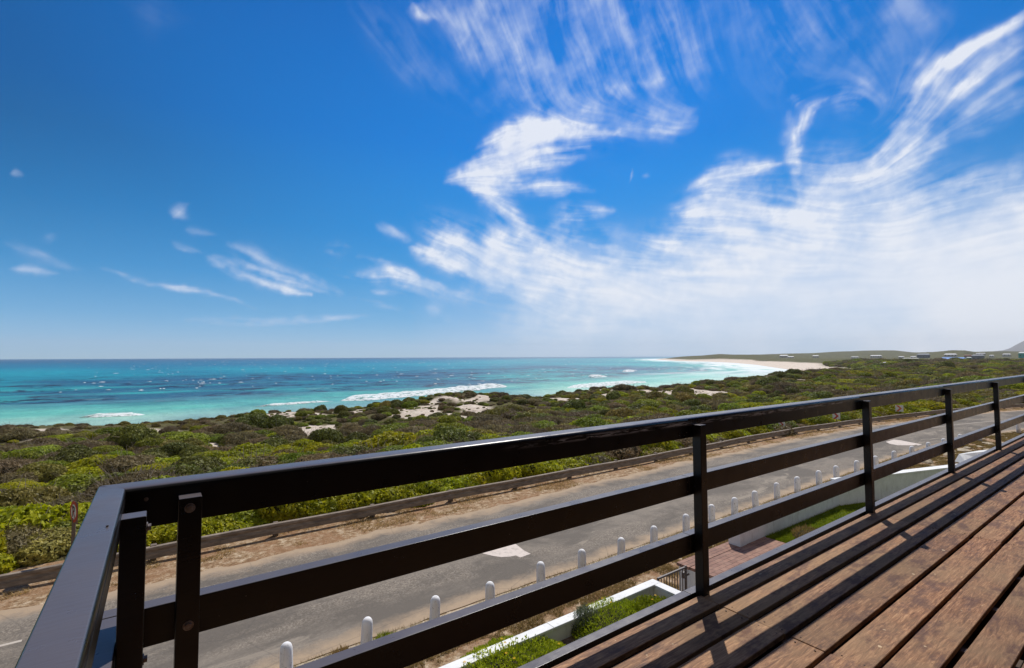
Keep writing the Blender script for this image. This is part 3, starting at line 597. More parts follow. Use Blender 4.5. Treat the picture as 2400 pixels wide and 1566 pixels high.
bm=bmesh.new();prism(bm,prof2,lambda o,z:(o,1.771+(-.067-o)/.77+.0008 if True else 0,z),lambda o,z:(o,-.6,z),1)
me=bpy.data.meshes.new('side_hand_rail');bm.to_mesh(me);bm.free();me.materials.append(M['rail']);wn(link(bpy.data.objects.new('side_hand_rail',me),rl))
XM=[-.125,2.56,5.12,7.64,10.03,14.5]
for j in range(1,len(XM)):
    for nm,z1,z0 in (('mid_rail',-.713,-.8225),('low_rail',-1.0515,-1.1623),('toe_rail',-1.3915,-1.50)):
        RB(nm,XM[j-1]+.001,XM[j]-.001,1.771,1.827,z0,z1,M['rail'],.0035)
for nm,z1,z0 in (('mid_rail',-.713,-.8225),('low_rail',-1.0515,-1.1623)): RB(nm,-.125,-.071,-.6,1.769,z0,z1,M['rail'],.0035)
for j,a in enumerate(PX):
    zt_=-.405 if j==0 else -.409
    RB('post',a-.029,a+.029,1.713,1.7695,-1.62,zt_,M['rail'],.003)
RB('post',-.0695,-.0155,1.565,1.622,-1.62,-.400,M['rail'],.003)
def bolt(p,d,big=True):
    p=Vector((p[0],p[1],p[2]-D0));d=Vector(d)
    mb=MB().cyl(p,p+d*.0025,.0135,seg=20).cyl(p+d*.0025,p+d*.0095,.0088,seg=6)
    return mb.build('bolt',M['bolt'],rl)
bolt((.083,1.713,-.434),(0,-1,0));bolt((.086,1.713,-.766),(0,-1,0));bolt((-.0155,1.595,-.437),(1,0,0));bolt((-.0155,1.595,-.768),(1,0,0));bolt((.083,1.713,-1.106),(0,-1,0))
for a in XM[1:4]:
    for (z1,z0) in ((-.3685,-.4853),(-.713,-.8225),(-1.0515,-1.1623)):
        for dz in (.03,.085):
            p=(a-.018,1.771,z1-dz-D0);MB().cyl(p,(p[0],1.7695,p[2]),.0032,seg=8).build('screw',M['bolt'],rl)
MB().cyl((-.02,1.771,-.405-D0),(-.02,1.7685,-.405-D0),.0055,seg=12).build('screw',M['bolt'],rl)
mb=MB();mb.cyl((-.083,1.40,zt),(-.083,1.40,zt+.004),.0025,seg=8);mb.build('screw',M['bolt'],rl)

# ---------------------------------------------------------------- unseen house front and overhang, added to cut sky fill on the deck
hf=empty('shade_facade',(0,-2.4,-1.397));tag(hf,'unseen dark facade and overhang behind the balcony, added to shade deck and railing','shade blocker')
def HB(name,x0,x1,y0,y1,z0,z1,mt): return B(name,x0,x1,y0+2.4,y1+2.4,z0+1.397,z1+1.397,mt,hf,.004,1)
M['facade']=mat('facade_timber',(.09,.055,.04),.7)[0];M['glass']=mat('dark_glass',(.01,.012,.014),.08)[0]
HB('wall',-8,14,-2.7,-2.4,-5.4,1.55,M['facade'])
for a in range(5): 
    w_=HB('shade_glass_door',-6.2+a*4,-3.2+a*4,-2.398,-2.36,-1.38,1.0,M['glass'])
HB('shade_eave',-8,14,-2.7,-.35,1.56,1.78,M['facade'])
# ---------------------------------------------------------------- foliage builders
def cards(P,Nn,w,l,r_,jit=.7,up=.0):
    n=len(P);d=Nn+r_.normal(0,jit,(n,3));d[:,2]+=up;d/=np.linalg.norm(d,axis=1,keepdims=True)+1e-9
    a=np.cross(d,r_.normal(0,1,(n,3)));a/=np.linalg.norm(a,axis=1,keepdims=True)+1e-9
    bq=np.cross(d,a);w=w*r_.uniform(.6,1.35,(n,1));l=l*r_.uniform(.6,1.35,(n,1))
    V=np.stack([P-a*l,P-bq*w*.9+a*l*.1,P+a*l,P+bq*w*.9+a*l*.1],1).reshape(-1,3)
    return V,np.arange(n*4).reshape(-1,4)
def sph(c,r_,sub=2):
    bm=bmesh.new();bmesh.ops.create_icosphere(bm,subdivisions=sub,radius=r_);V=np.array([v.co[:] for v in bm.verts])+c;F=[[v.index for v in f.verts] for f in bm.faces];bm.free();return V,F
def bush_mesh(name,seed,leaf,n=5200,flat=.72,lobes=8,lw=.030,ll=.045,twigs=0,spread=.55):
    r_=np.random.default_rng(seed)
    C=[(0,0,.28)];Rd=[.55]
    for i in range(lobes):
        a=i/lobes*6.283+r_.uniform(-.4,.4);d=r_.uniform(.3,spread);C.append((d*math.cos(a),d*math.sin(a),r_.uniform(.10,.42)));Rd.append(r_.uniform(.26,.48))
    C=np.array(C);Rd=np.array(Rd)
    k=r_.choice(len(C),n*4,p=Rd**2/(Rd**2).sum());u=r_.normal(0,1,(n*4,3));u/=np.linalg.norm(u,axis=1,keepdims=True)
    P=C[k]+u*Rd[k][:,None]
    dd=np.linalg.norm(P[:,None]-C[None],axis=2)/Rd[None];dd[np.arange(len(P)),k]=9
    ok=(dd.min(1)>.90)&(P[:,2]>.02);P=P[ok][:n];u=u[ok][:n]
    lump=np.sin(P[:,0]*17+seed)*np.sin(P[:,1]*15+seed*2)*np.sin(P[:,2]*19+1)
    depth=r_.uniform(0,1,len(P))**2
    P=P+u*(lump*.05-depth*.09+.02)[:,None]
    P[:,2]*=flat
    V,F=cards(P,u*.8,lw,ll,r_,.55,.15)
    mi=np.zeros(len(F),int)
    F=[tuple(f) for f in F.tolist()];V=V.tolist();mi=mi.tolist()
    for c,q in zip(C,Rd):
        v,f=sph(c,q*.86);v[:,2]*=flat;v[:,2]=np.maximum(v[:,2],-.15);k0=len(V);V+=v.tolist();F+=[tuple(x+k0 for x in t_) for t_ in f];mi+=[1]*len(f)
    for j in range(twigs):
        a=r_.uniform(0,6.283);b0=np.array([.2*math.cos(a),.2*math.sin(a),.05]);e1=np.array([math.cos(a)*r_.uniform(.5,.98),math.sin(a)*r_.uniform(.5,.98),r_.uniform(.12,.68)])
        md=(b0+e1)/2+r_.normal(0,.06,3);pts=[b0,md,e1]
        for p,q in zip(pts[:-1],pts[1:]):
            s_=np.cross(q-p,(0,0,1.));s_=s_/(np.linalg.norm(s_)+1e-9)*.008;uz=np.array([0,0,.008]);k0=len(V)
            V+=[(p-s_).tolist(),(p+uz).tolist(),(p+s_).tolist(),(q-s_*.5).tolist(),(q+uz*.5).tolist(),(q+s_*.5).tolist()];F+=[(k0,k0+1,k0+4,k0+3),(k0+1,k0+2,k0+5,k0+4)];mi+=[2,2]
    me=bpy.data.meshes.new(name);me.from_pydata(V,[],F);me.update()
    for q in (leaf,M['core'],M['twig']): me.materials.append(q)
    me.polygons.foreach_set('material_index',mi);return me
KINDS=[('bright','bright yellow-green'),('bright','bright yellow-green'),('bright','bright yellow-green'),('green','mid green'),('green','mid green'),('dark','dark green'),('dark','dark green'),('brown','grey-brown twiggy'),('brown','grey-brown twiggy'),('olive','dull olive')]
BM=[bush_mesh('coastal_bush',11+i,M['lf_'+k],n=(5600 if k!='brown' else 4200),flat=(.62,.7,.55,.66,.74,.74,.66,.55,.6,.6)[i],lobes=(8,10,7,9,8,9,7,9,8,10)[i],lw=(.030,.026,.032,.028,.03,.026,.028,.016,.018,.024)[i],ll=(.045,.042,.048,.044,.042,.04,.042,.060,.055,.045)[i],twigs=(6,10,6,8,8,6,6,60,50,20)[i],spread=(.55,.5,.6,.5,.5,.5,.55,.62,.6,.6)[i]) for i,(k,_) in enumerate(KINDS)]
# ---------------------------------------------------------------- place the shrubs
def kindof(x,y,u):
    br=fbm(x/9,y/9,3,71);dk=fbm(x/13,y/13,3,72);r_=np.hypot(x,y)
    pb=np.clip((br-.45)*4,0,1)*np.where(y<30,1.3,np.where(y<45,1.0,.40));pb=np.where(y<21.5,np.maximum(pb,.62),pb)
    pd=np.clip((dk-.42)*3.2,0,1)*np.where(y<26,.35,1)
    k=np.where(u<pb*.85,(u*97).astype(int)%3,np.where(u<pb*.85+(1-pb)*.30,3+(u*83).astype(int)%2,np.where(u<pb*.85+(1-pb)*(.30+pd*.40),5+(u*71).astype(int)%2,np.where(u<.90,7+(u*67).astype(int)%2,9))))
    return k
def zone(n,r0,r1,a0,a1,Rm,Rs):
    az=np.radians(rng.uniform(a0,a1,n));r_=np.sqrt(rng.uniform(r0**2,r1**2,n));x=r_*np.cos(az);y=r_*np.sin(az);return x,y,np.clip(rng.lognormal(math.log(Rm),Rs,n),Rm*.45,Rm*2)
Z=[zone(3100,14,46,3,134,1.05,.38),zone(9300,46,120,3,132,1.25,.36),zone(9000,120,300,3,42,1.9,.3),zone(9000,300,700,4,34,3.2,.3)]
x=np.concatenate([z_[0] for z_ in Z]);y=np.concatenate([z_[1] for z_ in Z]);s_=np.concatenate([z_[2] for z_ in Z])
# a regular front row behind the guard rail
fx=np.arange(-9,66,1.25)+rng.uniform(-.3,.3,60);fy=gy_(fx)+1.35+rng.uniform(0,.5,60);fs=rng.uniform(.95,1.5,60)
fx2=np.arange(-11,66,1.5)[:52]+rng.uniform(-.4,.4,52);fy2=gy_(fx2)+3.1+rng.uniform(0,.8,52);fs2=rng.uniform(1.2,2.0,52)
x=np.concatenate([fx,fx2,x]);y=np.concatenate([fy,fy2,y]);s_=np.concatenate([fs,fs2,s_])
S_,_=shore(x,y);sm=sandmask(x,y)
small=s_<1.0
u=rng.uniform(0,1,len(x))
wf=sst(x,170,300)
front=np.arange(len(x))<112
keep=(y>gy_(np.minimum(x,90))+.75+s_*.42)&((x<90)|(S_>48))&((wf>.5)|(y<86))&((wf<=.5)|(S_>46+KB(x)))
tiny=(sm>.3)&(u*31%1<.55)&(y>45);s_=np.where(tiny,np.minimum(s_,.25+.6*(u*11%1)),s_);keep&=front|tiny|(sm<.25+.45*(u*7%1)*(s_<1.0))
keep&=~((y<14)&(x<60));keep&=~((x>60)&(x<100)&(y<gy_(np.minimum(x,100))+1.5))
# thinner, lower cover on the seaward grassy ridge at the far left
ridgeL=(x<9)&(y>69);keep&=~(ridgeL&(u>.75));s_=np.where(ridgeL,s_*.45,s_)
bad=(np.hypot(x+1.7,y-17.2)<1.9);keep&=~bad
x,y,s_,u,front=x[keep],y[keep],s_[keep],u[keep],front[keep]
kk=kindof(x,y,u);kk=np.where((x<30)&(y>60)&(kk<3)&(u>.2),9,kk);kk=np.where((x<9)&(y>69),np.where(u*13%1<.6,7,9),kk);far_=(x>60)&(y<75);kk=np.where(far_&(u*29%1<.34)&(kk>2),9,kk)
ridge=(y>60)&(x<170)
s_=np.where(ridge,s_*.8,s_)
xs_=((x>9)&(x<30))|((x>33)&(x<48))|((x>54)&(x<66))|((x>76)&(x<102));low=xs_&(y>58)&(y<84);s_=np.where(low,s_*.62,s_)
zz=height(x,y)-.06*s_
hz=np.where(y<24,rng.uniform(.85,1.2,len(x)),np.where(kk>=5,rng.uniform(.7,1.5,len(x)),rng.uniform(.65,1.25,len(x))));rz=rng.uniform(0,6.283,len(x))
# prominent dark bushes standing on the crest
EX=[(22.4,75,1.35,5,1.35),(24.0,75.4,.8,5,.9),(32.6,73.5,2.2,6,1.2),(31.0,74.2,1.5,5,1.1),(35.5,74,1.2,0,1.),(42,66.5,1.0,5,1.),(45.2,67.5,1.3,6,.9),(51.5,69,1.9,5,.8),(53.5,67.5,1.5,5,.8),(47.5,63,1.3,5,1.),(48.7,59.5,.9,0,1.2),(38.8,66,.6,5,1),(9,66.5,2.4,5,1.2),(12,66,2.2,6,1.2),(7,64,2.2,7,1.1),(81.5,72.5,2.2,7,1.3),(84,73,2.0,7,1.2),(89.5,73.5,1.9,7,1.2),(93.5,73.5,1.7,8,1.1),(88,62,2.7,6,1.4),(85.5,61,1.8,7,1.2),(61,50,2.8,3,1),(58,48,2.6,6,1.1),(13.5,50,2.3,5,1.3),(16,48.5,2.1,6,1.2),(-3.4,48,3.0,0,.9),(0,46,2.4,0,.9),(3.8,48,1.9,1,.8),(13.2,32,3.6,0,.95),(16.0,33.5,2.2,1,.8),(19.5,38,3.2,2,1.0),(22.5,37.2,2.6,0,.9),(36.5,48,2.0,5,1.1),(121,76,1.6,7,1.),(62.6,41.5,2.2,2,.9)]
ex=np.array(EX,float)
# clear what crowds the extras
for a,c,q,_,_ in EX:
    m_=np.hypot(x-a,y-c)>q*.75;x,y,s_,u,front,kk,zz,hz,rz=[w_[m_] for w_ in (x,y,s_,u,front,kk,zz,hz,rz)]
nE=len(ex)
x=np.r_[ex[:,0],x];y=np.r_[ex[:,1],y];s_=np.r_[ex[:,2],s_];kk=np.r_[ex[:,3].astype(int),kk];hz=np.r_[ex[:,4],hz];zz=np.r_[height(ex[:,0],ex[:,1])-.1,zz];rz=np.r_[rng.uniform(0,6,nE),rz];front=np.r_[np.zeros(nE,bool),front];isE=np.arange(len(x))<nE
inview=(np.degrees(np.arctan2(y,x))>7)&(np.degrees(np.arctan2(y,x))<101)
# individual things: the extras and the bushes that show largest
app=s_/np.hypot(x,y)*inview
app=np.where(front,app*2.,app)
order=np.argsort(-app);ind=np.zeros(len(x),bool);ind[isE]=True
for j in order:
    if ind.sum()>=190: break
    ind[j]=True
EL={0:'dark rounded bush alone on the skyline against the foam, left of the first sand saddle',1:'small dark bush just right of the lone skyline bush',12:'large dark green bush below the leftmost sand crest',13:'dark green bush right beside the large dark one below the leftmost sand crest',2:'broad dark green bush on the crest at the left edge of the big sand hollow',3:'dark green bush tucked against the left side of the broad crest bush',
 19:'biggest rounded dark green bush, just left of the bare sand slope on the right',28:'wide bright yellow-green mound behind the middle of the top rail',30:'vivid green mound just right of and behind the wide yellow-green mound',25:'round yellow-green bush by the small sandy path on the left'}
rows={};cnt={}
SRC={}
things=[]
for j in np.where(ind)[0]:
    o=bpy.data.objects.new('coastal_bush',BM[kk[j]]);o.location=(x[j],y[j],zz[j]);o.rotation_euler=(0,0,rz[j]);o.scale=(s_[j],s_[j],s_[j]*hz[j]);link(o);things.append((j,o))
    SRC.setdefault(int(kk[j]),o)
# labels: by colour, row and order from the left
def band(j):
    yy=y[j]-float(gy_(min(x[j],90)))
    if yy<2.4: return 'in the row touching the guard rail'
    if yy<4.6: return 'in the second row from the guard rail'
    if yy<9: return 'in the thicket behind those rows'
    if y[j]<48: return 'halfway to the dune crest'
    if y[j]<60: return 'at the foot of the dune crest'
    return 'on the dune crest'
def azb(j): return -math.degrees(math.atan2(y[j],x[j]))
def third(j):
    a=-azb(j)
    return 'left of the corner of the railing' if a>86 else ('seen above or below the left half of the top rail' if a>56 else ('around the tallest middle railing post' if a>32 else 'towards the bend of the road'))
for j,o in sorted(things,key=lambda q:azb(q[0])):
    if j in EL and isE[j]: tag(o,EL[j],'bush','coastal bushes between the road and the dunes');continue
    key=(KINDS[kk[j]][1],band(j));cnt[key]=cnt.get(key,0)+1;c_=cnt[key]
    w_=ORD[c_] if c_<len(ORD) else f'{c_}th'
    tag(o,f'{w_} {key[0]} bush from the left {key[1]}','bush','coastal bushes between the road and the dunes')
for k_ in range(10):
    if k_ not in SRC:
        j=np.where(kk==k_)[0];j=j[np.argmin(np.hypot(x[j],y[j]))];ind[j]=True
        o=bpy.data.objects.new('coastal_bush',BM[k_]);o.location=(x[j],y[j],zz[j]);o.rotation_euler=(0,0,rz[j]);o.scale=(s_[j],s_[j],s_[j]*hz[j]);link(o);SRC[k_]=o
        tag(o,f'{KINDS[k_][1]} bush beyond the labelled rows of bushes','bush','coastal bushes between the road and the dunes')
# everything else is one mass of scrub
rest=~ind
P=np.stack([x,y,zz],1)[rest]
me=bpy.data.meshes.new('dune_scrub');me.from_pydata(P.tolist(),[],[]);me.update()
for nm,vals in (('sc',s_[rest]),('hz',hz[rest]),('rz',rz[rest]),('kd',kk[rest].astype(float))):
    a=me.attributes.new(nm,'FLOAT','POINT');a.data.foreach_set('value',vals.astype(np.float32))
scr=link(bpy.data.objects.new('dune_scrub',me));tag(scr,'dense low coastal scrub covering dunes and plain',kind='stuff')
ng=bpy.data.node_groups.new('scatter_scrub','GeometryNodeTree');ng.interface.new_socket('Geometry',in_out='INPUT',socket_type='NodeSocketGeometry');ng.interface.new_socket('Geometry',in_out='OUTPUT',socket_type='NodeSocketGeometry')
gi=ng.nodes.new('NodeGroupInput');go=ng.nodes.new('NodeGroupOutput');jn=ng.nodes.new('GeometryNodeJoinGeometry')
def na(nm):
    a=ng.nodes.new('GeometryNodeInputNamedAttribute');a.data_type='FLOAT';a.inputs[0].default_value=nm;return a.outputs[0]
cx=ng.nodes.new('ShaderNodeCombineXYZ');ng.links.new(na('rz'),cx.inputs[2])
cs=ng.nodes.new('ShaderNodeCombineXYZ');mz=ng.nodes.new('ShaderNodeMath');mz.operation='MULTIPLY';sA=na('sc');ng.links.new(sA,mz.inputs[0]);ng.links.new(na('hz'),mz.inputs[1]);ng.links.new(sA,cs.inputs[0]);ng.links.new(sA,cs.inputs[1]);ng.links.new(mz.outputs[0],cs.inputs[2])
kd=na('kd')
for k_ in range(10):
    oi=ng.nodes.new('GeometryNodeObjectInfo');oi.inputs[0].default_value=SRC[k_];oi.transform_space='ORIGINAL'
    if len(oi.inputs)>1: oi.inputs[1].default_value=True
    ip=ng.nodes.new('GeometryNodeInstanceOnPoints');cp=ng.nodes.new('FunctionNodeCompare');cp.data_type='FLOAT';cp.operation='EQUAL';cp.inputs[1].default_value=k_;cp.inputs['Epsilon'].default_value=.1
    ng.links.new(kd,cp.inputs[0]);ng.links.new(gi.outputs[0],ip.inputs['Points']);ng.links.new(cp.outputs[0],ip.inputs['Selection']);ng.links.new(oi.outputs['Geometry'],ip.inputs['Instance']);ng.links.new(cx.outputs[0],ip.inputs['Rotation']);ng.links.new(cs.outputs[0],ip.inputs['Scale']);ng.links.new(ip.outputs[0],jn.inputs[0])
ng.links.new(jn.outputs[0],go.inputs[0]);md=scr.modifiers.new('scatter','NODES');md.node_group=ng
# ---------------------------------------------------------------- grass
def blades(name,x,y,z,h,w,mt,lean=.4,seed=1):
    r_=np.random.default_rng(seed);n=len(x);a=r_.uniform(0,6.283,n);hh=h*r_.uniform(.5,1.3,n) if np.isscalar(h) else h*r_.uniform(.5,1.3,n)
    dx,dy=np.cos(a)*w/2,np.sin(a)*w/2;la=r_.uniform(0,6.283,n);lx=np.cos(la)*lean*hh;ly=np.sin(la)*lean*hh
    V=np.stack([np.stack([x-dx,y-dy,z],1),np.stack([x+dx,y+dy,z],1),np.stack([x+lx,y+ly,z+hh],1)],1).reshape(-1,3)
    return mesh(name,V,np.arange(3*n).reshape(-1,3),mt)
n=420000;gx=rng.uniform(-2,60,n)**1.0;gx=-2+62*rng.uniform(0,1,n)**1.9;gy2=rng.uniform(6.75,9.42,n)
d=fbm(gx/.5,gy2/.5,3,81);dn=np.where(gy2>8.75,.33,.42);ok=(d>dn)&(gy2<9.36+bend(gx,.0045));gx,gy2=gx[ok],gy2[ok]
ok=(gy2>6.95)|(gx<8.4)
o=blades('dry_grass',gx[ok],gy2[ok],-5.41+0*gx[ok],np.where(gy2[ok]>8.8,.085,.05)*(1+gx[ok]/60),.010+gx[ok]*.0004,M['lf_straw'],.9,2);tag(o,'short dry yellow grass on the verge along the kerb',kind='stuff')
n=150000;gx=12.62+14*rng.uniform(0,1,n)**1.5;gy2=rng.uniform(2.5,6.55,n);ok=gy2<np.where(gx>17.1,6.50-.3*(gx-17.1),6.55)
o=blades('lawn_grass',gx[ok],gy2[ok],-4.625+0*gx[ok],.06,.012,M['lf_lawn'],.5,3);tag(o,'bright green lawn grass',kind='stuff')
# sparse litter and growth on the far shoulder, between road and guard rail
n=60000;gx=-6+80*rng.uniform(0,1,n)**1.4;gy2=gy_(gx)-rng.uniform(-.6,1.2,n)**1;d=fbm(gx/.8,gy2/.8,3,82);ok=d>.53
o=blades('roadside_litter',gx[ok],gy2[ok],-5.41+0*gx[ok],.07,.02,M['lf_straw'],1.4,4);tag(o,'dry plant litter at the foot of the guard rail',kind='stuff')
# stones on the rough ground right of the boundary wall
V=[];F=[];n=900
sx=rng.uniform(20,46,n);sy=rng.uniform(2,8.6,n);ok=(sy>6.9-.3*(sx-17.1)*(sx<27));sx,sy=sx[ok],sy[ok]
for a,c in zip(sx,sy):
    q=rng.lognormal(-2.6,.6);v,f=sph(np.zeros(3),1,1);v=v*(1+rng.normal(0,.18,v.shape));v=v*np.array([q*1.3,q,q*.6])+np.array([a,c,-5.41]);k0=len(V);V+=v.tolist();F+=[tuple(w_+k0 for w_ in t_) for t_ in f]
o=mesh('loose_stones',V,F,M['kerb']);tag(o,'loose pale stones on the dry ground right of the wall',kind='stuff')
# ---------------------------------------------------------------- planter plants
def clump(name,n,rad,h,lw,ll,leaf,seed,fl=0):
    r_=np.random.default_rng(seed);a=r_.uniform(0,6.283,n);d=rad*np.sqrt(r_.uniform(0,1,n));px,py=d*np.cos(a)*1.25,d*np.sin(a)
    top=h*(1-(d/rad)**2)**.5*(.75+.5*fbm(px/.12+50,py/.12+50,3,seed));pz=top*r_.uniform(.45,1,n)
    P=np.stack([px,py,pz],1);dr=np.stack([px*.8,py*.8,np.full(n,.8)],1)+r_.normal(0,.35,(n,3));dr/=np.linalg.norm(dr,axis=1,keepdims=True)
    sd_=np.cross(dr,r_.normal(0,1,(n,3)));sd_/=np.linalg.norm(sd_,axis=1,keepdims=True);l=ll*r_.uniform(.6,1.4,(n,1));w=lw*r_.uniform(.7,1.3,(n,1))
    V=np.stack([P-sd_*w*.6,P+dr*l*.5+sd_*w*-1,P+dr*l,P+dr*l*.5+sd_*w],1).reshape(-1,3);F=np.arange(4*n).reshape(-1,4)
    o=mesh(name,V,F,leaf)
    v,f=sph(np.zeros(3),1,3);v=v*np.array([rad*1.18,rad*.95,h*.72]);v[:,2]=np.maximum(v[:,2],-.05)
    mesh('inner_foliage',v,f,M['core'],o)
    for q in range(fl):
        a_=r_.uniform(0,6.283);d_=rad*r_.uniform(0,.85);c=np.array([d_*math.cos(a_)*1.2,d_*math.sin(a_),h*(1-(d_/rad)**2)**.5*1.0+.05]);V=[];F=[]
        for p in range(10):
            t0=p*.628;V+=[c.tolist(),(c+[.020*math.cos(t0-.2),.020*math.sin(t0-.2),.006]).tolist(),(c+[.026*math.cos(t0),.026*math.sin(t0),.004]).tolist(),(c+[.020*math.cos(t0+.2),.020*math.sin(t0+.2),.006]).tolist()];F.append((4*p,4*p+1,4*p+2,4*p+3))
        mesh('flower',V,F,M['flower'],o)
    return o
M['lf_suc']=leafmat('succulent_leaves',(.15,.18,.006),(.32,.35,.01),(.54,.54,.04),.35)
M['lf_grey']=leafmat('grey_leaves',(.10,.12,.07),(.18,.21,.12),(.32,.36,.24),.25)
PL=[(4.45,6.15,.92,.38,'lf_suc',.012,.045,9,'large yellow-green succulent mound spilling over the near end of the planter wall'),
(5.42,5.55,.40,.20,'lf_suc',.010,.04,3,'small yellow-green mound between the two large planter mounds'),
(5.75,5.95,.30,.24,'lf_grey',.008,.035,0,'small grey-green plant beside the white planter wall'),
(6.15,5.70,.62,.26,'lf_suc',.010,.045,4,'flowering green mound in the middle of the planter'),
(6.72,6.28,.66,.40,'lf_suc',.006,.05,3,'big feathery green shrub hiding the planter coping'),
(7.40,5.95,.58,.40,'lf_suc',.009,.05,2,'rounded green mound left of the bare planter corner'),
(6.28,6.50,.26,.42,'lf_grey',.006,.05,0,'grey twiggy tuft growing over the coping')]
for a,c,rd,h,lf,lw,ll,fl,lab in PL:
    o=clump('planter_plant',int(15000*rd**1.3)+1500,rd,h,lw,ll,M[lf],int(a*100),fl);o.location=(a,c,-4.90);tag(o,lab,'plant','plants growing in the planter bed')
for (a,c,rd,h,lab) in ((2.72,9.0,.16,.22,'tuft of dry yellow grass beside the nearest bollard'),(3.55,9.0,.20,.20,'green weed tuft beside the second bollard'),(13.5,5.9,.35,.2,'brown weedy tuft on the lawn by the brick landing')):
    o=clump('grass_tuft',700,rd,h,.006,.11,M['lf_suc' if 'green' in lab else 'lf_straw'],int(a*77));o.location=(a,c,-5.41 if c>8 else -4.62);tag(o,lab,'grass tuft')
# ---------------------------------------------------------------- far houses
m,t,b=mat('far_wall',(.5,.48,.44),.8);M['fwall']=m
FW={'white':(.62,.62,.60),'blue':(.34,.40,.46),'brown':(.3,.2,.15),'teal':(.08,.42,.38),'grey':(.22,.24,.28),'beige':(.48,.46,.36),'greybox':(.34,.31,.30)}
FR={'white':(.72,.73,.75),'blue':(.12,.30,.70),'brown':(.38,.16,.11),'teal':(.7,.75,.74),'grey':(.24,.26,.30),'beige':(.52,.52,.44),'greybox':(.38,.35,.34)}
for k_ in FW: M['w_'+k_]=mat('house_wall_'+k_,FW[k_],.8)[0];M['r_'+k_]=mat('house_roof_'+k_,FR[k_],.6)[0]
M['win']=mat('house_window',(.04,.05,.06),.2)[0]
HS=[('white',1179.1,261.6,18.0,2.4,-2.4,'long white roofed house behind the blue roofed hall'),('blue',1051.6,230.3,34.1,-3.8,-7.7,'long low hall with a bright blue roof'),('brown',1138.6,229.3,10.4,-.1,-3.1,'red-brown roofed house right of the blue hall'),('teal',1046,209.7,5.4,-3.5,-7.6,'tiny teal walled hut right of the blue hall'),('grey',1030.3,196.1,14.5,.5,-6.8,'tall grey-blue house right of the teal hut'),('white',1360.2,254.6,14.8,3.7,.6,'white house standing high behind the grey-blue house'),('white',1240.5,217.6,6.3,-.3,-3.4,'smallest pale cottage right of the grey-blue house'),('white',1192.6,190.3,10.4,1.9,-1.8,'white roofed cottage left of the right picture edge'),('teal',1003.1,141.5,12.8,3.9,-2.8,'white roofed house with teal walls at the far right'),('white',1305.6,417.4,21.1,.1,-4.2,'wide white roofed house under the long grey ridge'),('white',1152,404.7,13.1,-2.8,-5.4,'low white house left of the wide white one'),('white',1229,349.3,9.6,-2.3,-5.7,'small white house above the left end of the beige hall'),('white',1186.3,318.3,9.1,-2.2,-5.5,'small white house above the right end of the beige hall'),('beige',995.4,270.8,22.3,-4.6,-7.4,'long low beige hall in the scrub'),('grey',1391.8,355.2,23,3.1,-5.5,'broad grey block right of the small white houses'),('greybox',398.3,120.7,5.2,-4.6,-6.9,'small square grey building alone in the near scrub'),('white',1344.6,635.9,20.4,1.6,-4.1,'leftmost white house on the headland above the beach'),('white',1307.1,601.4,15.2,-2.3,-6.2,'second white house on the headland above the beach'),('white',1413,586.7,14.7,.2,-4.4,'third white house on the headland, right of the beach end')]
for kd_,hx,hy,w,z1,z0,lab in HS:
    az=math.atan2(hy,hx);e=empty('house',(hx,hy,z0-2),az+math.pi/2);tag(e,lab,'house','distant houses on the plain');H=z1-z0+2;dp=max(w*.5,4)
    rf=(.35 if kd_ in('blue','white','beige') else .25)*(z1-z0)
    if kd_=='blue': rf=(z1-z0)*.75
    B('wall',-w/2,w/2,-dp/2,dp/2,0,H-rf,M['w_'+kd_],e,0)
    V=[(-w/2-.4,-dp/2-.5,H-rf),(w/2+.4,-dp/2-.5,H-rf),(w/2+.4,dp/2+.5,H-rf),(-w/2-.4,dp/2+.5,H-rf),(-w/2+w*.12,0,H),(w/2-w*.12,0,H)]
    mesh('roof',V,[(0,1,5,4),(2,3,4,5),(1,2,5),(3,0,4),(0,3,2,1)],M['r_'+kd_],e)
    nw=max(2,int(w/4))
    for q in range(nw):
        a=-w/2+(q+.5)*w/nw;B('window',a-.7,a+.7,dp/2+.0,dp/2+.06,2.6,min(H-rf-.3,4.),M['win'],e,0)
        B('window',a-.7,a+.7,-dp/2-.06,-dp/2,2.6,min(H-rf-.3,4.),M['win'],e,0)
# far mountain
mp=[(11.5,20),(9.2,90),(8.8,140),(8.4,215),(8.1,264),(7.6,345),(6.6,395),(5.3,327),(3,300),(0,180),(-3,40)]
V=[];F=[]
azs=np.linspace(11.5,-3,60)
for a in azs:
    h=float(np.interp(-a,[-p[0] for p in mp],[p[1] for p in mp]))
    for q,(rr_,f_) in enumerate(((6200,0),(6600,.5+.1*math.sin(a*9)),(7000,1),(7700,.4),(8400,0))):
        V.append((rr_*math.cos(R(a)),rr_*math.sin(R(a)),-15+(h*.5+15)*f_+(0 if f_ in(0,1) else 6*math.sin(a*23))))
i=np.arange(59)[:,None]*5+np.arange(4)[None];F=np.stack([i,i+1,i+6,i+5],-1).reshape(-1,4)
mt_=mesh('mountain',V,F,mat('mountain_rock',(.16,.15,.14),.9)[0]);tag(mt_,'far hazy mountain at the right edge',kind='structure')
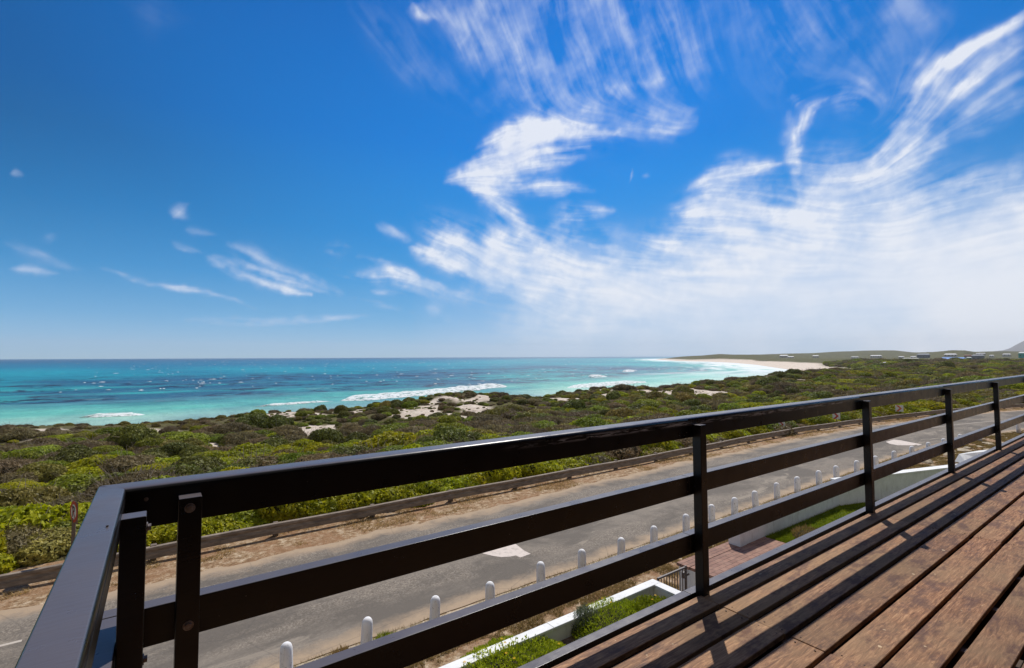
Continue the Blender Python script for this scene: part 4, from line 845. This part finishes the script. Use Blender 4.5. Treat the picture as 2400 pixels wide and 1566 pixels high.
# ---------------------------------------------------------------- cirrus clouds on a high dome
STROKES=[
([(42.1,24.5),(36.8,25.5),(33.3,25.8)],0.9,0.45),
([(38.7,24.0),(33.3,24.6)],0.7,0.5),
([(45.8,26.7),(42.7,28.3),(36.7,28.8)],0.6,0.45),
([(49.7,15.0),(47.6,16.1),(42.9,16.5)],0.8,0.7),
([(47.9,13.7),(43.0,12.4)],2.24,0.6),
([(62.8,14.1),(60.1,13.1),(56.3,10.2),(51.8,7.7)],2.09,0.85),
([(55.8,12.4),(46.8,10.0),(40.6,7.5)],2.6,0.92),
([(65.8,12.7),(60.1,10.7),(54.3,7.7)],0.9,0.8),
([(69.9,15.1),(66.2,13.4)],0.45,0.4),
([(73.2,9.0),(68.1,9.5),(65.0,8.1),(58.8,6.2)],0.65,0.7),
([(75.5,9.8),(73.3,9.3)],0.4,0.5),
([(70.5,7.4),(66.4,7.3)],0.3,0.4),
([(60.5,7.7),(54.3,6.5)],0.9,0.5),
([(64.5,5.9),(61.3,4.2)],0.7,0.35),
([(75.3,11.7),(72.6,12.2)],0.45,0.5),
([(86.4,10.0),(83.7,8.8),(80.8,7.9),(76.6,6.7)],0.45,0.85),
([(84.5,11.3),(80.8,9.7),(75.5,7.9)],0.75,0.5),
([(89.1,11.1),(86.9,10.2)],0.25,0.4),
([(88.0,12.4),(85.7,12.4)],0.25,0.3),
([(94.4,8.2),(90.8,7.1),(85.6,6.2),(81.7,5.2)],0.22,0.6),
([(89.0,13.4),(88.1,14.7)],0.45,0.5),
([(100.3,9.2),(98.2,8.4),(95.7,7.8)],0.4,0.35),
([(100.2,7.2),(97.1,7.2)],0.22,0.45),
([(98.1,10.4),(97.7,9.7)],0.35,0.25),
([(100.2,14.9),(99.5,14.9)],0.25,0.3),
([(87.8,3.6),(79.7,3.9),(70.0,4.5)],0.3,0.5),
([(72.7,35.5),(61.3,28.3),(56.2,26.4)],1.2,0.22),
([(65.9,36.0),(64.9,35.1),(63.4,35.0)],0.5,0.6),
([(63.9,36.5),(60.8,34.2),(57.5,30.4)],0.8,0.3),
([(60.3,35.9),(54.9,30.9)],1.0,0.35),
([(57.7,36.8),(54.2,33.3),(51.6,27.8)],1.25,0.40),
([(54.1,36.9),(50.8,31.4),(46.5,26.8)],1.99,0.24),
([(48.9,36.8),(45.2,32.0),(44.0,28.0)],2.24,0.26),
([(43.8,36.4),(40.2,32.5),(37.9,29.4)],2.24,0.30),
([(36.5,35.5),(33.9,29.8)],2.49,0.3),
([(27.6,33.8),(23.8,28.6)],2.74,0.22),
([(19.1,31.4),(16.7,26.6)],2.99,0.2),
([(15.0,30.0),(12.8,28.3)],1.25,0.35),
([(23.9,24.8),(22.6,25.2)],0.6,0.5),
([(23.9,23.7),(24.3,20.2),(23.6,17.1)],0.35,0.3),
([(20.2,24.3),(18.2,23.9),(16.2,22.7)],0.8,0.4),
([(32.8,17.8),(30.2,19.2),(25.1,19.0)],0.9,0.7),
([(34.7,15.1),(32.4,16.2),(28.2,15.5)],1.65,0.85),
([(27.8,14.8),(23.3,12.9)],1.5,0.7),
([(31.4,13.8),(25.3,11.0)],2.7,0.9),
([(38.2,12.6),(32.5,11.7),(28.3,9.1)],1.9,0.75),
([(7.1,26.0),(10.8,24.6),(13.0,23.7)],0.5,0.65),
([(13.0,23.7),(14.6,20.6),(17.1,17.6),(20.5,15.5)],1.8,0.55),
([(7.8,23.6),(10.9,22.2),(13.8,19.7),(16.3,15.7)],1.3,0.5),
([(7.3,20.6),(10.3,18.7),(12.7,18.3)],0.6,0.35),
([(21.4,15.7),(17.1,14.9),(15.6,11.7)],3.24,0.85),
([(22.4,11.1),(17.3,11.0)],2.49,0.65),
([(12.6,12.9),(10.5,13.7),(8.2,12.8)],1.1,0.6),
([(12.7,10.3),(7.7,11.2)],2.99,0.8),
([(8.6,15.2),(7.5,15.1)],0.7,0.3),
([(49.8,6.5),(30.6,6.8),(7.8,6.4)],3.9,0.85),
([(37.5,9.2),(7.8,8.8)],2.6,0.6),
([(54.8,3.2),(8.0,2.3)],2.2,0.35),
([(40.7,20.2),(40.4,20.1)],0.35,0.5),
([(39.1,19.8),(38.4,19.7)],0.2,0.4),
([(93.2,30.1),(89.2,30.3)],1.1,0.1),
([(60,38),(56,32),(52,27)],4.5,0.22),
([(49,39),(46,33),(43,27)],5.0,0.30),
([(37,37),(36,31)],5.0,0.24),
([(24,34),(21,27)],5.0,0.16),
([(79,9.5),(74,7.2),(66,5)],0.35,0.45),
([(72,11.3),(66,9.6),(60,7.2)],0.35,0.5),
([(84,9.9),(79,8.3),(74,6.6)],0.3,0.6),
([(30,17.5),(25,17),(21,15)],2.0,0.4),
([(28,12),(18,12.5),(8,12)],3.0,0.45),
([(62.0,19.8),(58.3,21.7),(54.2,23.5),(49.1,24.4),(44.1,24.5),(41.7,24.6)],0.65,0.8),
([(61.3,19.7),(56.7,21.3),(51.2,22.4),(45.1,23.2)],0.75,0.85),
([(60.3,19.5),(55.7,20.5),(50.2,21.2),(45.6,22.0)],0.65,0.8),
([(58.3,23.1),(54.7,25.3),(50.6,26.0),(47.1,25.6),(42.7,24.7)],0.65,0.75),
([(57.7,22.1),(54.2,24.4),(49.6,25.2),(45.1,25.0)],0.75,0.85),
([(58.8,19.3),(54.2,19.6),(49.7,19.5),(44.9,18.7)],0.6,0.75),
([(56.7,21.0),(52.2,23.5),(47.6,24.2)],0.85,0.8),
([(57.8,19.0),(52.7,18.8),(47.2,18.5)],0.4,0.6),
([(58.8,19.2),(56.7,18.2),(54.7,16.5),(52.7,14.6),(50.2,13.0)],0.85,0.85),
([(59.8,19.9),(57.8,19.2),(56.0,17.6)],0.5,0.7),
([(55.7,17.9),(54.2,15.5),(51.7,13.6),(47.7,11.6)],0.6,0.6),
([(49.2,13.5),(45.3,11.5),(41.0,8.9),(36.8,6.9)],1.1,0.6),
([(61.7,13.5),(56.8,11.7),(51.2,8.7),(47.3,5.7)],0.9,0.6),
([(64.2,12.0),(58.8,9.7),(53.3,6.8)],0.55,0.55),
([(66.1,12.7),(61.7,11.1),(56.8,8.5),(51.8,5.5)],0.35,0.6),
([(33.0,16.6),(30.8,18.1),(27.9,18.9),(24.9,19.1)],0.45,0.6),
([(34.8,14.6),(32.2,15.7),(28.8,15.8)],0.55,0.6),
([(34.3,17.7),(32.5,18.8),(30.4,19.5)],0.35,0.5),
([(7.1,26.3),(8.8,25.6),(11.3,24.5),(13.1,23.5),(15.0,20.8),(17.3,18.1)],0.35,0.75),
([(7.4,23.8),(10.0,22.6),(12.6,21.1),(14.7,18.6)],0.35,0.5),
([(7.3,21.9),(9.8,20.6),(12.1,19.3),(14.5,16.4)],0.45,0.4),
([(20.6,24.2),(22.1,23.8),(23.2,22.0),(23.8,19.5),(23.8,17.0),(23.2,14.5)],0.35,0.75),
]

AZ0,AZ1,E0,E1,ST=0.,108.,-.3,44.,.125
na_,ne_=int((AZ1-AZ0)/ST),int((E1-E0)/ST)
A,E=np.meshgrid(np.linspace(AZ1,AZ0,na_),np.linspace(E0,E1,ne_))
cosE=np.cos(np.radians(E));XA=A*.9
def rot(a,b,t): return a*math.cos(t)-b*math.sin(t),a*math.sin(t)+b*math.cos(t)
def rf(sc,o,seed,t=.6,st=1.):                                   # rotated fractal noise, zero mean, unit spread
    a,b=rot(XA,E,t);n=fbm(a/sc/st,b/sc,o,seed);return (n-n.mean())/n.std()
wa,we=rf(4.2,5,101),rf(4.2,5,102,1.1);wf=rf(.9,4,103,.3);wg=rf(.9,4,104,1.3)
clear=np.ones(A.shape);c2=np.full(A.shape,1e-6);s2=np.zeros(A.shape)
for pts,w,s in STROKES:
    if pts[0][1]>27 and w>.9: s=s*.62
    big=min(1,w/1.2);Ax=A+wa*.20*big+wf*.09+wa*.05;Ex=E+we*.20*big+wg*.07+we*.04
    L=[math.hypot((q[0]-p[0])*math.cos(R(p[1])),q[1]-p[1]) for p,q in zip(pts[:-1],pts[1:])];T=sum(L)+1e-6;l0=0;D=np.full(A.shape,1e9);U=np.zeros(A.shape);OX=np.zeros(A.shape);OY=np.zeros(A.shape)
    for (p,q,l) in zip(pts[:-1],pts[1:],L):
        cs=math.cos(R((p[1]+q[1])/2));dx,dy=(q[0]-p[0])*cs,q[1]-p[1];px,py=(Ax-p[0])*cs,Ex-p[1];l2=dx*dx+dy*dy+1e-9
        tt=np.clip((px*dx+py*dy)/l2,-.0,1.);d=np.hypot(px-tt*dx,py-tt*dy);m_=d<D
        D=np.where(m_,d,D);U=np.where(m_,(l0+tt*l)/T,U);OX=np.where(m_,dx/math.sqrt(l2),OX);OY=np.where(m_,dy/math.sqrt(l2),OY);l0+=l
    tap=np.clip(np.sin(np.pi*np.clip(U,0,1)**.75),0,1) if w<=1.2 else 1.
    ww=w*(.40+1.0*tap**.7) if w<=1.2 else w*.92
    k=np.exp(-(D/ww)**2*1.0)*(.35+.65*tap if w<=1.2 else 1)
    s=s*(1 if s>.6 else .85);clear*=1-min(.95,s*.92)*k
    wt=np.exp(-(D/(w*1.4+1.4))**2)*(.3+s)+1e-5*np.exp(-D/8);c2+=(OX*OX-OY*OY)*wt;s2+=2*OX*OY*wt
den=1-clear
th=.5*np.arctan2(s2,c2)+wa*.10+wf*.05;ox,oy=np.cos(th),np.sin(th)
rs=np.random.default_rng(5)
J,I=np.meshgrid(np.arange(na_,dtype=float),np.arange(ne_,dtype=float))
def samp(G,fi,fj):
    fi=np.clip(fi,0,G.shape[0]-1.001);fj=np.clip(fj,0,G.shape[1]-1.001);i=fi.astype(int);j=fj.astype(int);a=fi-i;b_=fj-j
    return G[i,j]*(1-a)*(1-b_)+G[i+1,j]*a*(1-b_)+G[i,j+1]*(1-a)*b_+G[i+1,j+1]*a*b_
W0=rs.uniform(0,1,A.shape);N1=W0;N2=rf(.55,3,121,.9);N3=rf(1.5,3,122,.2)
a1=np.zeros(A.shape);a2=np.zeros(A.shape);a3=np.zeros(A.shape)
for sgn in (1,-1):                                              # smear the noise along the wind: ice fibres
    fi,fj=I.copy(),J.copy();pxv=sgn*ox;pyv=sgn*oy
    for st in range(44):
        ii=np.clip(fi+.5,0,ne_-1).astype(int);jj=np.clip(fj+.5,0,na_-1).astype(int);vx=ox[ii,jj];vy=oy[ii,jj];fl_=np.where(vx*pxv+vy*pyv<0,-1,1);vx=vx*fl_;vy=vy*fl_;pxv,pyv=vx,vy;fj=fj-vx;fi=fi+vy
        if st<16: a1+=samp(N1,fi,fj)*math.exp(-(st/9)**2)
        if st<30: a2+=samp(N2,fi,fj)*math.exp(-(st/17)**2)
        a3+=samp(N3,fi,fj)*math.exp(-(st/26)**2)
nz=lambda g:(g-g.mean())/g.std()
a1,a2,a3=nz(a1),nz(a2),nz(a3)
puff=rf(1.9,6,131,.5);puff2=rf(5.5,5,133,1.)
tex=nz(.18*a1+.36*a2+.32*a3+.42*puff+.30*puff2+.15*rf(.6,3,137,.2))
edge=4*den*(1-den)
bank=np.clip(1-(A-2)/64,0,1)**.7*np.exp(-(np.clip(E-2,0,90)/8.)**2)
tex=np.clip(tex,-2.2,2.2)*(1-.84*np.clip(bank*1.6,0,1))
den=np.clip(den*(1+.22*tex*(1-den)**.5)+.10*tex*edge*(den>.03)+.05*tex*den,0,1)
den=den**1.18*.90
bank=bank*.90*(1+.06*tex+.10*puff2)
bank=np.clip(bank,0,.9)
den=np.clip(1-(1-den)*(1-bank),0,.93)
den*=sst(E,-.3,.2);den*=1-sst(E,40,44)

RD=60000.
X=RD*np.cos(np.radians(E))*np.cos(np.radians(A));Y=RD*np.cos(np.radians(E))*np.sin(np.radians(A));Zz=RD*np.sin(np.radians(E))
i=np.arange(ne_-1)[:,None]*na_+np.arange(na_-1)[None];F=np.stack([i,i+1,i+na_+1,i+na_],-1).reshape(-1,4)
m=bpy.data.materials.new('cirrus');m.use_nodes=True;t=m.node_tree;t.nodes.clear();out=N(t,'ShaderNodeOutputMaterial');tp=N(t,'ShaderNodeBsdfTransparent');em=N(t,'ShaderNodeEmission');ms=N(t,'ShaderNodeMixShader')
dn=att(t,'cloud_cover');t.links.new(dn,ms.inputs[0]);t.links.new(tp.outputs[0],ms.inputs[1]);t.links.new(em.outputs[0],ms.inputs[2]);t.links.new(ms.outputs[0],out.inputs[0])
t.links.new(ramp(t,dn,[(0.,(.62,.70,.98)),(.5,(.76,.82,.96)),(1.,(.90,.92,.97))]),em.inputs[0]);em.inputs[1].default_value=.98
m.cycles.emission_sampling='NONE'
sky=mesh('sky',np.stack([X.ravel(),Y.ravel(),Zz.ravel()],1),F,m,smooth=True);attr(sky,'cloud_cover',den.ravel())
tag(sky,'blue sky with wind-combed cirrus clouds',kind='structure')
# ---------------------------------------------------------------- air
hz_=mat('haze_air',(1,1,1))[0];t=hz_.node_tree;t.nodes.clear();out=N(t,'ShaderNodeOutputMaterial');pv=N(t,'ShaderNodeVolumePrincipled');pv.inputs['Color'].default_value=(.86,.92,1,1);pv.inputs['Density'].default_value=HAZE;pv.inputs['Anisotropy'].default_value=.2;t.links.new(pv.outputs[0],out.inputs['Volume'])
if HAZE>0:
    hb=MB().box(-9000,9000,-9000,9000,-30,230).build('haze',hz_);tag(hb,'thin sea haze',kind='stuff')
